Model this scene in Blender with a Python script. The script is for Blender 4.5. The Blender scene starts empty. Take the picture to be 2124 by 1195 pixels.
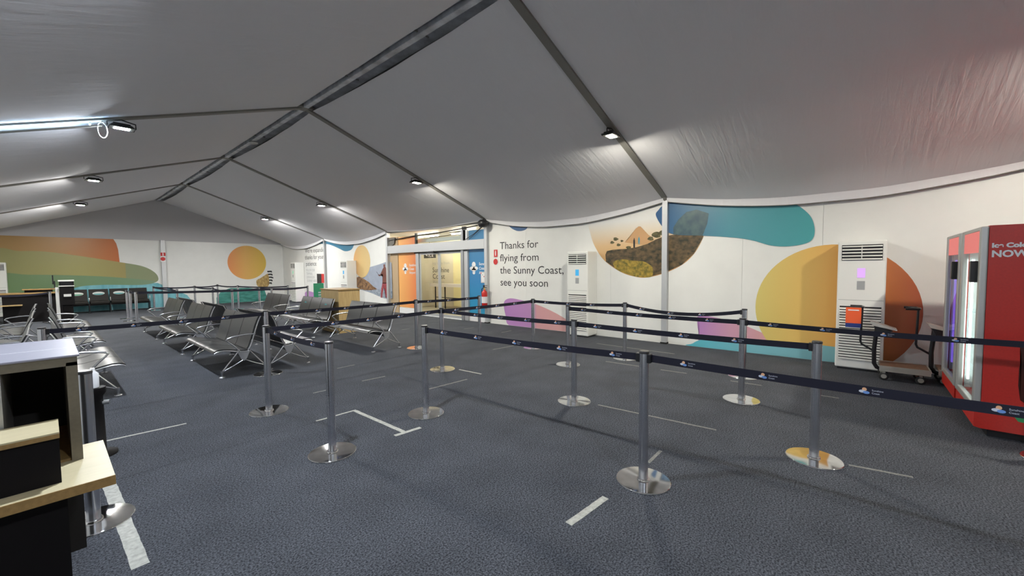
import bpy, bmesh, math, random
from mathutils import Vector, Matrix

random.seed(7)
SC = bpy.context.scene
COL = SC.collection
PI = math.pi

# ------------------------------------------------------------------ camera
F_PX, CX, CY, EYE = 834.24, 1062.0, 597.5, 1.6
YAW, PITCH, ROLL = math.radians(49.245), math.radians(2.91), math.radians(-0.547)
FW = Vector((math.sin(YAW) * math.cos(PITCH), math.cos(YAW) * math.cos(PITCH), -math.sin(PITCH)))
RT0 = Vector((math.cos(YAW), -math.sin(YAW), 0))
UP0 = RT0.cross(FW)
RT = math.cos(ROLL) * RT0 + math.sin(ROLL) * UP0
UPV = -math.sin(ROLL) * RT0 + math.cos(ROLL) * UP0
CAM = Vector((0, 0, EYE))
cam_data = bpy.data.cameras.new('camera')
cam_data.sensor_width = 36
cam_data.lens = F_PX / 2124 * 36
cam_data.clip_start = 0.02
cam_data.clip_end = 200
cam = bpy.data.objects.new('camera', cam_data)
COL.objects.link(cam)
m3 = Matrix((RT, UPV, -FW)).transposed()
cam.matrix_world = Matrix.Translation(CAM) @ m3.to_4x4()
SC.camera = cam

# ------------------------------------------------------------------ world, exposure
world = bpy.data.worlds.new('world')
SC.world = world
world.use_nodes = True
world.node_tree.nodes['Background'].inputs[0].default_value = (0.012, 0.014, 0.02, 1)
world.node_tree.nodes['Background'].inputs[1].default_value = 1.0
SC.view_settings.view_transform = 'Standard'
SC.view_settings.look = 'None'
SC.view_settings.gamma = 1
SC.view_settings.use_curve_mapping = False
SC.view_settings.exposure = 0.0
SC.cycles.max_bounces = 10
SC.cycles.diffuse_bounces = 6
SC.cycles.glossy_bounces = 5
SC.cycles.sample_clamp_indirect = 4
SC.cycles.use_denoising = True
LAMP_COOL = (0.83, 0.90, 1.0)
LAMP_WARM = (1.0, 0.95, 0.82)
LAMP_STRENGTH = 2250.0

# ------------------------------------------------------------------ pixel to place helpers
def ray(u, v):
    return FW + RT * ((u - CX) / F_PX) - UPV * ((v - CY) / F_PX)
def on_z(u, v, z=0.0):
    d = ray(u, v); return CAM + d * ((z - EYE) / d.z)
def on_x(u, v, x):
    d = ray(u, v); return CAM + d * (x / d.x)
def on_y(u, v, y):
    d = ray(u, v); return CAM + d * (y / d.y)

# ------------------------------------------------------------------ materials
MATS = {}
def nodes_of(name):
    m = bpy.data.materials.new(name); m.use_nodes = True
    nt = m.node_tree
    b = nt.nodes['Principled BSDF']
    MATS[name] = m
    return m, nt, b
def plain(name, col, rough=0.5, metal=0.0, spec=0.5, noise=0.0, nscale=30.0, bump=0.0, coat=0.0):
    m, nt, b = nodes_of(name)
    b.inputs['Base Color'].default_value = (*col, 1)
    b.inputs['Roughness'].default_value = rough
    b.inputs['Metallic'].default_value = metal
    b.inputs['Specular IOR Level'].default_value = spec
    if coat: b.inputs['Coat Weight'].default_value = coat
    if noise or bump:
        tc = nt.nodes.new('ShaderNodeTexCoord')
        n = nt.nodes.new('ShaderNodeTexNoise'); n.inputs['Scale'].default_value = nscale; n.inputs['Detail'].default_value = 4
        nt.links.new(tc.outputs['Object'], n.inputs['Vector'])
        if noise:
            mr = nt.nodes.new('ShaderNodeMapRange')
            mr.inputs['From Min'].default_value = 0.3; mr.inputs['From Max'].default_value = 0.7
            mr.inputs['To Min'].default_value = 1 - noise; mr.inputs['To Max'].default_value = 1 + noise
            nt.links.new(n.outputs['Fac'], mr.inputs['Value'])
            mx = nt.nodes.new('ShaderNodeVectorMath'); mx.operation = 'SCALE'
            mx.inputs[0].default_value = col
            nt.links.new(mr.outputs['Result'], mx.inputs['Scale'])
            nt.links.new(mx.outputs['Vector'], b.inputs['Base Color'])
        if bump:
            bp = nt.nodes.new('ShaderNodeBump'); bp.inputs['Strength'].default_value = bump; bp.inputs['Distance'].default_value = 0.01
            nt.links.new(n.outputs['Fac'], bp.inputs['Height'])
            nt.links.new(bp.outputs['Normal'], b.inputs['Normal'])
    return m
def emit(name, col, strength):
    m, nt, b = nodes_of(name)
    b.inputs['Base Color'].default_value = (0.05, 0.05, 0.05, 1)
    b.inputs['Emission Color'].default_value = (*col, 1)
    b.inputs['Emission Strength'].default_value = strength
    return m
def grad(name, axis, lo, hi, stops, rough=0.35, noise=0.06, nscale=8.0):
    """printed colour gradient along a world axis between lo and hi (metres)"""
    m, nt, b = nodes_of(name)
    tc = nt.nodes.new('ShaderNodeTexCoord')
    sp = nt.nodes.new('ShaderNodeSeparateXYZ')
    nt.links.new(tc.outputs['Object'], sp.inputs[0])
    mr = nt.nodes.new('ShaderNodeMapRange')
    mr.inputs['From Min'].default_value = lo; mr.inputs['From Max'].default_value = hi
    nt.links.new(sp.outputs['XYZ'.index(axis)], mr.inputs['Value'])
    cr = nt.nodes.new('ShaderNodeValToRGB')
    els = cr.color_ramp.elements
    els[0].position = stops[0][0]; els[0].color = (*stops[0][1], 1)
    els[1].position = stops[-1][0]; els[1].color = (*stops[-1][1], 1)
    for p, c in stops[1:-1]:
        e = els.new(p); e.color = (*c, 1)
    nt.links.new(mr.outputs['Result'], cr.inputs['Fac'])
    nt.links.new(cr.outputs['Color'], b.inputs['Base Color'])
    b.inputs['Roughness'].default_value = rough
    return m
def blotch(name, c1, c2, scale, rough=0.4, stretch=(1, 1, 1), lo=0.35, hi=0.65, detail=5, dist=0.0):
    m, nt, b = nodes_of(name)
    tc = nt.nodes.new('ShaderNodeTexCoord')
    mp = nt.nodes.new('ShaderNodeMapping'); mp.inputs['Scale'].default_value = stretch
    n = nt.nodes.new('ShaderNodeTexNoise'); n.inputs['Scale'].default_value = scale; n.inputs['Detail'].default_value = detail
    n.inputs['Distortion'].default_value = dist
    cr = nt.nodes.new('ShaderNodeValToRGB')
    cr.color_ramp.elements[0].position = lo; cr.color_ramp.elements[0].color = (*c1, 1)
    cr.color_ramp.elements[1].position = hi; cr.color_ramp.elements[1].color = (*c2, 1)
    nt.links.new(tc.outputs['Object'], mp.inputs[0]); nt.links.new(mp.outputs[0], n.inputs['Vector'])
    nt.links.new(n.outputs['Fac'], cr.inputs['Fac']); nt.links.new(cr.outputs['Color'], b.inputs['Base Color'])
    b.inputs['Roughness'].default_value = rough
    return m

def carpet_material():
    m, nt, b = nodes_of('carpet')
    tc = nt.nodes.new('ShaderNodeTexCoord')
    n1 = nt.nodes.new('ShaderNodeTexNoise'); n1.inputs['Scale'].default_value = 95; n1.inputs['Detail'].default_value = 3; n1.inputs['Roughness'].default_value = 0.7
    n2 = nt.nodes.new('ShaderNodeTexNoise'); n2.inputs['Scale'].default_value = 2.2; n2.inputs['Detail'].default_value = 3
    nt.links.new(tc.outputs['Object'], n1.inputs['Vector']); nt.links.new(tc.outputs['Object'], n2.inputs['Vector'])
    cr = nt.nodes.new('ShaderNodeValToRGB')
    cr.color_ramp.elements[0].position = 0.38; cr.color_ramp.elements[0].color = (0.017, 0.019, 0.024, 1)
    cr.color_ramp.elements[1].position = 0.66; cr.color_ramp.elements[1].color = (0.122, 0.13, 0.148, 1)
    nt.links.new(n1.outputs['Fac'], cr.inputs['Fac'])
    mr = nt.nodes.new('ShaderNodeMapRange')
    mr.inputs['From Min'].default_value = 0.3; mr.inputs['From Max'].default_value = 0.7
    mr.inputs['To Min'].default_value = 0.86; mr.inputs['To Max'].default_value = 1.12
    nt.links.new(n2.outputs['Fac'], mr.inputs['Value'])
    sc = nt.nodes.new('ShaderNodeVectorMath'); sc.operation = 'SCALE'
    nt.links.new(cr.outputs['Color'], sc.inputs[0]); nt.links.new(mr.outputs['Result'], sc.inputs['Scale'])
    nt.links.new(sc.outputs['Vector'], b.inputs['Base Color'])
    bp = nt.nodes.new('ShaderNodeBump'); bp.inputs['Strength'].default_value = 0.6; bp.inputs['Distance'].default_value = 0.006
    nt.links.new(n1.outputs['Fac'], bp.inputs['Height']); nt.links.new(bp.outputs['Normal'], b.inputs['Normal'])
    b.inputs['Roughness'].default_value = 0.95
    b.inputs['Specular IOR Level'].default_value = 0.15
    return m
def liner_material():
    m, nt, b = nodes_of('liner')
    tc = nt.nodes.new('ShaderNodeTexCoord')
    mp = nt.nodes.new('ShaderNodeMapping'); mp.inputs['Scale'].default_value = (0.7, 6.0, 0.7)
    n = nt.nodes.new('ShaderNodeTexNoise'); n.inputs['Scale'].default_value = 2.0; n.inputs['Detail'].default_value = 5; n.inputs['Distortion'].default_value = 0.6
    nt.links.new(tc.outputs['Object'], mp.inputs[0]); nt.links.new(mp.outputs[0], n.inputs['Vector'])
    bp = nt.nodes.new('ShaderNodeBump'); bp.inputs['Strength'].default_value = 0.35; bp.inputs['Distance'].default_value = 0.03
    nt.links.new(n.outputs['Fac'], bp.inputs['Height']); nt.links.new(bp.outputs['Normal'], b.inputs['Normal'])
    b.inputs['Base Color'].default_value = (0.79, 0.78, 0.80, 1)
    b.inputs['Roughness'].default_value = 0.75
    b.inputs['Specular IOR Level'].default_value = 0.2
    return m
def wood_material(name, c1, c2, axis_scale=(14, 14, 1.2), rough=0.45):
    return blotch(name, c1, c2, 3.0, rough, axis_scale, 0.3, 0.7, 6, 0.4)
def glass_material():
    m = bpy.data.materials.new('glass'); m.use_nodes = True
    nt = m.node_tree
    for n in list(nt.nodes): nt.nodes.remove(n)
    out = nt.nodes.new('ShaderNodeOutputMaterial')
    tr = nt.nodes.new('ShaderNodeBsdfTransparent'); tr.inputs[0].default_value = (0.93, 0.96, 0.95, 1)
    gl = nt.nodes.new('ShaderNodeBsdfGlossy'); gl.inputs['Roughness'].default_value = 0.02
    fr = nt.nodes.new('ShaderNodeFresnel'); fr.inputs['IOR'].default_value = 1.45
    mx = nt.nodes.new('ShaderNodeMixShader')
    ge = nt.nodes.new('ShaderNodeNewGeometry')
    inv = nt.nodes.new('ShaderNodeMath'); inv.operation = 'SUBTRACT'; inv.inputs[0].default_value = 1.0
    nt.links.new(ge.outputs['Backfacing'], inv.inputs[1])
    mu = nt.nodes.new('ShaderNodeMath'); mu.operation = 'MULTIPLY'
    nt.links.new(fr.outputs[0], mu.inputs[0]); nt.links.new(inv.outputs[0], mu.inputs[1])
    nt.links.new(mu.outputs[0], mx.inputs[0]); nt.links.new(tr.outputs[0], mx.inputs[1]); nt.links.new(gl.outputs[0], mx.inputs[2])
    nt.links.new(mx.outputs[0], out.inputs[0])
    MATS['glass'] = m
    return m

carpet_material(); liner_material(); glass_material()
plain('white_panel', (0.78, 0.78, 0.75), 0.32, noise=0.02, nscale=3)
plain('panel_seam', (0.45, 0.45, 0.44), 0.6)
plain('aluminium', (0.62, 0.63, 0.64), 0.38, 0.55)
plain('rafter_metal', (0.22, 0.21, 0.19), 0.55, 0.2)
plain('ridge_metal', (0.60, 0.62, 0.66), 0.5, 0.2, noise=0.3, nscale=5)
plain('roof_cover', (0.25, 0.25, 0.25), 0.8)
plain('outer_dark', (0.05, 0.05, 0.055), 0.8)
plain('chrome', (0.72, 0.73, 0.75), 0.10, 1.0)
blotch('chrome_worn', (0.70, 0.70, 0.69), (0.90, 0.90, 0.89), 9, 0.06, detail=8)
MATS['chrome_worn'].node_tree.nodes['Principled BSDF'].inputs['Metallic'].default_value = 1.0
plain('steel_post', (0.66, 0.67, 0.71), 0.24, 1.0)
plain('black_plastic', (0.012, 0.012, 0.014), 0.35)
plain('black_rubber', (0.015, 0.015, 0.015), 0.8)
plain('belt', (0.011, 0.011, 0.022), 0.65, spec=0.3)
plain('logo_peach', (0.72, 0.40, 0.22), 0.6)
plain('logo_blue', (0.13, 0.26, 0.58), 0.6)
plain('logo_white', (0.55, 0.58, 0.66), 0.6)
plain('seat_shell', (0.021, 0.021, 0.0215), 0.38, spec=0.5, noise=0.12, nscale=40)
plain('seat_metal', (0.62, 0.63, 0.65), 0.25, 0.9)
plain('seat_plate', (0.42, 0.43, 0.45), 0.4, 0.7)
plain('ac_white', (0.80, 0.80, 0.76), 0.30)
plain('ac_dark', (0.015, 0.015, 0.017), 0.5)
plain('ac_grey', (0.35, 0.36, 0.36), 0.5)
emit('display_cyan', (0.02, 0.45, 0.85), 0.9)
emit('display_violet', (0.70, 0.38, 0.95), 1.1)
emit('display_green', (0.25, 0.8, 0.5), 0.9)
plain('lamp_black', (0.02, 0.02, 0.02), 0.5)
emit('led_cool', LAMP_COOL, LAMP_STRENGTH)
emit('led_warm', LAMP_WARM, LAMP_STRENGTH)
emit('led_mid', (0.98, 0.97, 0.93), LAMP_STRENGTH * 1.25)
emit('led_far', (0.98, 0.97, 0.93), LAMP_STRENGTH * 1.9)
emit('led_strip', (0.50, 0.76, 1.0), 75.0)
wood_material('oak', (0.40, 0.27, 0.11), (0.52, 0.38, 0.18))
wood_material('maple_top', (0.50, 0.44, 0.27), (0.55, 0.48, 0.31), (1.5, 9, 9))
plain('wood_edge', (0.30, 0.185, 0.065), 0.5, noise=0.15, nscale=60)
plain('grey_laminate', (0.27, 0.27, 0.33), 0.35, noise=0.04, nscale=50)
plain('taupe_edge', (0.16, 0.14, 0.10), 0.5, noise=0.08, nscale=60)
plain('dark_board', (0.016, 0.014, 0.012), 0.6, spec=0.25)
plain('black_board', (0.006, 0.005, 0.0055), 0.6, spec=0.15)
plain('tape_white', (0.36, 0.36, 0.32), 0.6, noise=0.25, nscale=35)
plain('tape_faded', (0.17, 0.17, 0.155), 0.8, noise=0.3, nscale=45)
plain('print_black', (0.02, 0.02, 0.022), 0.5)
plain('print_grey', (0.42, 0.42, 0.42), 0.5)
plain('print_white', (0.80, 0.80, 0.80), 0.5)
plain('sign_red', (0.55, 0.03, 0.03), 0.4)
plain('extinguisher_red', (0.50, 0.02, 0.015), 0.25)
plain('brass', (0.55, 0.38, 0.12), 0.3, 1.0)
plain('fridge_red', (0.50, 0.022, 0.014), 0.38, noise=0.06, nscale=60)
plain('fridge_silver', (0.50, 0.50, 0.48), 0.4, 0.6)
plain('fridge_inside', (0.62, 0.72, 0.72), 0.4)
emit('fridge_led', (0.92, 1.0, 0.97), 9.0)
emit('fridge_header', (0.95, 0.18, 0.16), 0.7)
emit('fridge_violet', (0.28, 0.16, 1.0), 1.2)
plain('soda_brown', (0.05, 0.012, 0.008), 0.2)
plain('green_plastic', (0.03, 0.30, 0.10), 0.4)
plain('orange_card', (0.85, 0.12, 0.03), 0.45)
plain('navy_card', (0.02, 0.04, 0.20), 0.45)
plain('deck_brown', (0.16, 0.085, 0.05), 0.6, noise=0.2, nscale=30)
plain('deck_rim', (0.42, 0.40, 0.35), 0.4, 0.5)
plain('tray_white', (0.60, 0.58, 0.52), 0.4)
plain('green_sign', (0.035, 0.32, 0.16), 0.45)
plain('corridor_wall', (0.66, 0.61, 0.49), 0.6)
plain('corridor_floor', (0.32, 0.29, 0.23), 0.6)
plain('tan_reveal', (0.45, 0.33, 0.20), 0.6)
emit('corridor_tube', (1.0, 0.93, 0.76), 165.0)
plain('head_cover', (0.66, 0.70, 0.66), 0.7)
plain('teal_print', (0.04, 0.32, 0.34), 0.6)
plain('yellow_print', (0.55, 0.55, 0.10), 0.6)
plain('screen_black', (0.01, 0.01, 0.012), 0.12)
plain('kiosk_white', (0.62, 0.62, 0.60), 0.4)
plain('sanitiser_white', (0.75, 0.77, 0.80), 0.2)
plain('cable_black', (0.01, 0.01, 0.01), 0.6)

# ------------------------------------------------------------------ mesh helpers
class MB:
    def __init__(self):
        self.v = []; self.f = []; self.mi = []; self.sm = []; self.mats = []
    def _m(self, mat):
        if mat is None: mat = self.mats[0] if self.mats else 'white_panel'
        if mat not in self.mats: self.mats.append(mat)
        return self.mats.index(mat)
    def add(self, vs, fs, mat=None, smooth=False):
        k = self._m(mat); o = len(self.v)
        self.v += [tuple(p) for p in vs]
        for f in fs:
            self.f.append(tuple(o + i for i in f)); self.mi.append(k); self.sm.append(smooth)
        return self
    def box(self, a, b, mat=None):
        x0, x1 = sorted((a[0], b[0])); y0, y1 = sorted((a[1], b[1])); z0, z1 = sorted((a[2], b[2]))
        vs = [(x0,y0,z0),(x1,y0,z0),(x1,y1,z0),(x0,y1,z0),(x0,y0,z1),(x1,y0,z1),(x1,y1,z1),(x0,y1,z1)]
        return self.add(vs, [(0,3,2,1),(4,5,6,7),(0,1,5,4),(1,2,6,5),(2,3,7,6),(3,0,4,7)], mat)
    def rbox(self, a, b, r=0.01, mat=None):
        """box with chamfered edges"""
        bm = bmesh.new()
        bmesh.ops.create_cube(bm, size=1)
        sx, sy, sz = (abs(b[i] - a[i]) for i in range(3))
        c = [(a[i] + b[i]) / 2 for i in range(3)]
        for v in bm.verts: v.co = Vector((v.co.x * sx + c[0], v.co.y * sy + c[1], v.co.z * sz + c[2]))
        bmesh.ops.bevel(bm, geom=bm.edges[:], offset=min(r, sx * .45, sy * .45, sz * .45), segments=2, affect='EDGES', profile=0.5)
        bm.verts.index_update()
        self.add([v.co for v in bm.verts], [[v.index for v in f.verts] for f in bm.faces], mat)
        bm.free(); return self
    def tube(self, path, r, mat=None, n=8, cap=True, flat=1.0):
        path = [Vector(p) for p in path]
        rs = r if isinstance(r, (list, tuple)) else [r] * len(path)
        rings = []
        prev = None
        for i, p in enumerate(path):
            t = (path[min(i + 1, len(path) - 1)] - path[max(i - 1, 0)]).normalized()
            if prev is None:
                ref = Vector((0, 0, 1)) if abs(t.z) < 0.9 else Vector((1, 0, 0))
                nrm = t.cross(ref).normalized()
            else:
                nrm = (prev - t * prev.dot(t)).normalized()
            prev = nrm; bi = t.cross(nrm)
            rings.append([p + (nrm * math.cos(a) + bi * math.sin(a) * flat) * rs[i] for a in [2 * PI * k / n for k in range(n)]])
        vs = [v for rg in rings for v in rg]; fs = []
        for i in range(len(rings) - 1):
            for k in range(n):
                a = i * n + k; b = i * n + (k + 1) % n
                fs.append((a, b, b + n, a + n))
        self.add(vs, fs, mat, True)
        if cap:
            self.add(rings[0], [tuple(range(n))[::-1]], mat); self.add(rings[-1], [tuple(range(n))], mat)
        return self
    def lathe(self, prof, mat=None, n=32, c=(0, 0, 0), axis='z', smooth=True):
        vs = []; fs = []
        for r, z in prof:
            for k in range(n):
                a = 2 * PI * k / n
                p = (r * math.cos(a), r * math.sin(a), z)
                if axis == 'x': p = (p[2], p[0], p[1])
                if axis == 'y': p = (p[0], p[2], p[1])
                vs.append((p[0] + c[0], p[1] + c[1], p[2] + c[2]))
        for i in range(len(prof) - 1):
            for k in range(n):
                a = i * n + k; b = i * n + (k + 1) % n
                fs.append((a, b, b + n, a + n))
        self.add(vs, fs, mat, smooth)
        self.add(vs[:n], [tuple(range(n))[::-1]], mat); self.add(vs[-n:], [tuple(range(n))], mat)
        return self
    def poly(self, pts, mat=None):
        """flat filled outline (any simple polygon)"""
        bm = bmesh.new()
        vv = [bm.verts.new(p) for p in pts]
        f = bm.faces.new(vv)
        bmesh.ops.triangulate(bm, faces=[f])
        bm.verts.index_update()
        self.add([v.co for v in bm.verts], [[v.index for v in f.verts] for f in bm.faces], mat)
        bm.free(); return self
    def prism(self, pts, d, mat=None):
        """outline extruded by vector d"""
        d = Vector(d); n = len(pts)
        a = [Vector(p) for p in pts]; b = [p + d for p in a]
        self.poly(a, mat); self.poly(b, mat)
        self.add(a + b, [(i, (i + 1) % n, n + (i + 1) % n, n + i) for i in range(n)], mat)
        return self
    def mesh(self, name):
        me = bpy.data.meshes.new(name)
        me.from_pydata(self.v, [], self.f)
        for m in self.mats: me.materials.append(MATS[m])
        me.polygons.foreach_set('material_index', self.mi)
        me.polygons.foreach_set('use_smooth', self.sm)
        me.update(); return me
    def build(self, name, parent=None, loc=None):
        return obj(name, self.mesh(name), parent, loc)
def M(mat):
    b = MB(); b._m(mat); return b
def obj(name, me, parent=None, loc=None):
    o = bpy.data.objects.new(name, me); COL.objects.link(o)
    if parent: o.parent = parent
    if loc: o.location = loc
    return o
def tag(o, label, cat, group=None):
    o['label'] = label; o['category'] = cat
    if group: o['group'] = group
    return o
def thing(name, label, cat, loc=(0, 0, 0), rz=0.0, group=None):
    o = bpy.data.objects.new(name, None); COL.objects.link(o)
    o.location = loc; o.rotation_euler = (0, 0, rz); o.empty_display_size = 0.1
    return tag(o, label, cat, group)
def struct(o):
    o['kind'] = 'structure'; return o
def dup(root, loc, rz=0.0, label=None, group=None):
    r = root.copy(); COL.objects.link(r); r.location = loc; r.rotation_euler = (0, 0, rz)
    if label: r['label'] = label
    if group: r['group'] = group
    for ch in list(root.children):
        c = ch.copy(); COL.objects.link(c); c.parent = r
        for g in list(ch.children):
            d = g.copy(); COL.objects.link(d); d.parent = c
    return r
def spline(pts, per=8):
    out = []; n = len(pts)
    for i in range(n):
        p0, p1, p2, p3 = (Vector(pts[(i + k) % n]) for k in (-1, 0, 1, 2))
        for j in range(per):
            t = j / per
            out.append(0.5 * ((2 * p1) + (p2 - p0) * t + (2 * p0 - 5 * p1 + 4 * p2 - p3) * t * t + (3 * p1 - p0 - 3 * p2 + p3) * t ** 3))
    return out
def text_mesh(s, size, mat, align='LEFT', bold=0.0, width=None, spacing=1.0, line=1.0):
    """lettering lying in local XY, x along the line, as a mesh"""
    cu = bpy.data.curves.new('t', 'FONT'); cu.body = s; cu.size = size; cu.align_x = align
    cu.offset = bold; cu.space_character = spacing; cu.space_line = line; cu.extrude = 0.0
    cu.resolution_u = 3
    o = bpy.data.objects.new('t', cu); COL.objects.link(o)
    dg = bpy.context.evaluated_depsgraph_get()
    me = bpy.data.meshes.new_from_object(o.evaluated_get(dg))
    bpy.data.objects.remove(o); bpy.data.curves.remove(cu)
    if width:
        xs = [v.co.x for v in me.vertices]; k = width / (max(xs) - min(xs))
        for v in me.vertices: v.co.x *= k
    me.materials.clear(); me.materials.append(MATS[mat])
    return me
def orient(o, origin, xdir, ydir):
    x = Vector(xdir).normalized(); y = Vector(ydir).normalized(); z = x.cross(y)
    mt = Matrix((x, y, z)).transposed().to_4x4(); mt.translation = Vector(origin)
    o.matrix_local = mt
    return o

# ------------------------------------------------------------------ the tent
XW, XL, YG, YB = 8.35, -1.61, 23.35, -7.2     # right wall, left wall, far gable, rear end
XR, ZR, ZE = 3.37, 4.70, 2.97                 # ridge line and eave
SLOPE = (ZR - ZE) / (XW - XR)
Y0, BAY = 3.008, 5.095
RAFT = [Y0 + i * BAY for i in range(-2, 5)]   # rafter positions; RAFT[2] is the nearest ahead

floor = struct(M('outer_dark').box((XL - .3, YB - .2, -.06), (XW + .3, YG + .3, -.012)).build('floor'))
ys = [YB]
y = 4.28
while y < YG - 1.0:
    ys.append(y); y += 2.03
ys.append(YG)
for a, b in zip(ys[:-1], ys[1:]):
    M('carpet').box((XL, a + .002, -.012), (XW, b - .002, 0)).build('carpet_strip', floor)

# right wall with panels and posts
wall_r = struct(M('white_panel').box((XW + .03, YB, 0), (XW + .07, RAFT[3], 3.1)).box((XW + .03, RAFT[4], 0), (XW + .07, YG, 3.1)).build('wall_right'))
def panels(y0, y1, cuts):
    e = [y0] + cuts + [y1]
    for a, b in zip(e[:-1], e[1:]):
        M('white_panel').box((XW, a + .0015, 0.0), (XW + .03, b - .0015, 3.05)).build('panel', wall_r)
panels(YB, RAFT[1], [-4.7])
panels(RAFT[1], RAFT[2], [0.46, 1.62])
panels(RAFT[2], RAFT[3], [4.25, 6.7])
panels(RAFT[4], RAFT[5], [14.8, 16.6])
panels(RAFT[5], YG, [20.0, 21.6])
for y in RAFT[1:6]:
    M('aluminium').rbox((XW - .10, y - .055, 0.0), (XW, y + .055, 2.93), .006).build('post', wall_r)
    M('black_rubber').box((XW - .11, y - .065, 0.0), (XW - .001, y + .065, .035)).build('post_shoe', wall_r)

wall_l = struct(M('white_panel').box((XL - .05, YB, 0), (XL, YG, 3.1)).build('wall_left'))
wall_b = struct(M('white_panel').prism([(XL, YB, 0), (XW, YB, 0), (XW, YB, 3.0), (XR, YB, 4.9), (XL, YB, 3.0)], (0, -.05, 0)).build('wall_back'))
wall_f = struct(M('white_panel').box((XL, YG, 0), (XW, YG + .05, 3.0)).build('wall_far'))
plain('gable_grey', (0.50, 0.49, 0.50), .7, bump=.15, nscale=4)
M('gable_grey').prism([(XL, YG - .012, 2.93), (XW, YG - .012, 2.93), (XW, YG - .012, 3.0), (XR, YG - .012, 4.95), (XL, YG - .012, 3.0)], (0, .01, 0)).build('gable_fabric', wall_f)
gp = on_y(340, 560, YG - .06)
M('aluminium').rbox((gp.x - .075, YG - .12, 0), (gp.x + .075, YG - .001, 2.95), .006).build('post', wall_f)

# roof: cover, liner panels, valances, rafters, ridge purlin
def zplane(x): return ZR - SLOPE * abs(x - XR)
ceiling = struct(M('roof_cover').prism([(XL - .1, YB, 3.05), (XR, YB, 5.0), (XW + .1, YB, 3.05), (XW + .1, YB, 3.15), (XR, YB, 5.1), (XL - .1, YB, 3.15)], (0, YG - YB + .3, 0)).build('ceiling'))
def liner_panel(y0, y1, side, eave=1.0):
    nu, nv = 20, 26
    gap = 0.15
    vs = []
    half = XW - XR - 0.10
    for i in range(nu + 1):
        t = i / nu; s = 4 * t * (1 - t)
        g = 0.14 + 0.035 * s
        for j in range(nv + 1):
            q = j / nv
            q2 = q if q < .9 else q
            d = g + (half - g) * q2
            x = XR + side * d
            sag = (0.025 + 0.145 * q + 0.05 * math.sin(PI * q)) * s ** 1.1 * (1 - (1 - eave) * q)
            z = zplane(x) - sag
            if q > .88:
                e = (q - .88) / .12
                z -= 0.07 * e * e * (0.35 + s * eave)
            z += 0.006 * math.sin(23 * t + 9 * q) * math.sin(31 * q + 5 * t) * s
            vs.append((x, y0 + (y1 - y0) * t, z))
    W = nv + 1
    fs = [(i * W + j, (i + 1) * W + j, (i + 1) * W + j + 1, i * W + j + 1) for i in range(nu) for j in range(nv)]
    M('liner').add(vs, fs, 'liner', True).build('liner_panel', ceiling)
    # hanging valance at the eave
    vv = []
    for i in range(nu + 1):
        x, yy, z = vs[i * W + nv]
        t = i / nu; s = 4 * t * (1 - t)
        vv += [(x, yy, z), (x + side * .02, yy, z - .05 * eave), (x + side * .03, yy, z - (.075 + .06 * s) * eave)]
    ff = []
    for i in range(nu):
        for k in range(2):
            ff.append((i * 3 + k, i * 3 + k + 1, (i + 1) * 3 + k + 1, (i + 1) * 3 + k))
    M('liner').add(vv, ff, 'liner', True).build('valance', ceiling)
    M('rafter_metal').tube([v for v in vv[2::3]], .008, n=6).build('valance_cord', ceiling)
for i in range(len(RAFT) - 1):
    for side in (-1, 1):
        liner_panel(RAFT[i], min(RAFT[i + 1], YG - .02), side, .3 if (i == 3 and side == 1) else 1.0)
for i, y in enumerate(RAFT[:-1]):
    for side in (-1, 1):
        xa, xb = XR + side * .02, XR + side * (XW - XR - .12)
        z0, z1 = zplane(xa), zplane(xb)
        M('rafter_metal').prism([(xa, y - .055, z0 - .035), (xb, y - .055, z1 - .035), (xb, y - .055, z1 + .07), (xa, y - .055, z0 + .07)], (0, .11, 0)).build('rafter', ceiling)
        # knee joint from rafter to wall post
        M('rafter_metal').tube([(xb, y, z1 + .0), (XW - .05 if side > 0 else XL + .05, y, ZE - .06)], .04, n=8).build('knee_joint', ceiling)
M('ridge_metal').rbox((XR - .045, YB + .1, ZR - .045), (XR + .045, YG - .05, ZR + .03), .008).build('ridge_purlin', ceiling)
for y in RAFT[:-1]:
    M('rafter_metal').rbox((XR - .13, y - .10, ZR - .05), (XR + .13, y + .10, ZR + .05), .015).build('ridge_bracket', ceiling)
for y in [RAFT[2] + 1.45, RAFT[2] + 3.3, RAFT[3] + 2.5, RAFT[4] + 2.4]:
    M('rafter_metal').tube([(XR - .14, y, ZR + .0), (XR + .14, y, ZR + .0)], .012, n=6).build('ridge_strap', ceiling)

# loose translucent cover sheet above the gap
M('ridge_metal').box((XR - .28, YB + .1, ZR + .03), (XR + .28, YG - .05, ZR + .04)).build('ridge_cover', ceiling)

# ------------------------------------------------------------------ printed wall graphics
def wall_pts(px, layer, smooth=True, per=6):
    x = XW - .0015 * (layer + 1)
    P = [on_x(u, v, XW) for u, v in px]
    P = [Vector((x, p.y, min(max(p.z, .004), 3.04))) for p in P]
    return spline(P, per) if smooth else P
def mural(px, mat, layer=0, smooth=True, name='mural_shape', per=6):
    P = wall_pts(px, layer, smooth, per)
    P = [Vector((p.x, p.y, min(max(p.z, .004), 3.04))) for p in P]
    return M(mat).poly(P).build(name, wall_r)
def gable_pts(px, layer, smooth=True, per=6):
    yy = YG - .0015 * (layer + 1)
    P = [on_y(u, v, YG) for u, v in px]
    P = spline(P, per) if smooth else P
    return [Vector((max(p.x, XL + .01), yy, min(max(p.z, .004), 2.93))) for p in P]
def gmural(px, mat, layer=0, smooth=True, name='mural_shape'):
    return M(mat).poly(gable_pts(px, layer, smooth)).build(name, wall_f)
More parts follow.
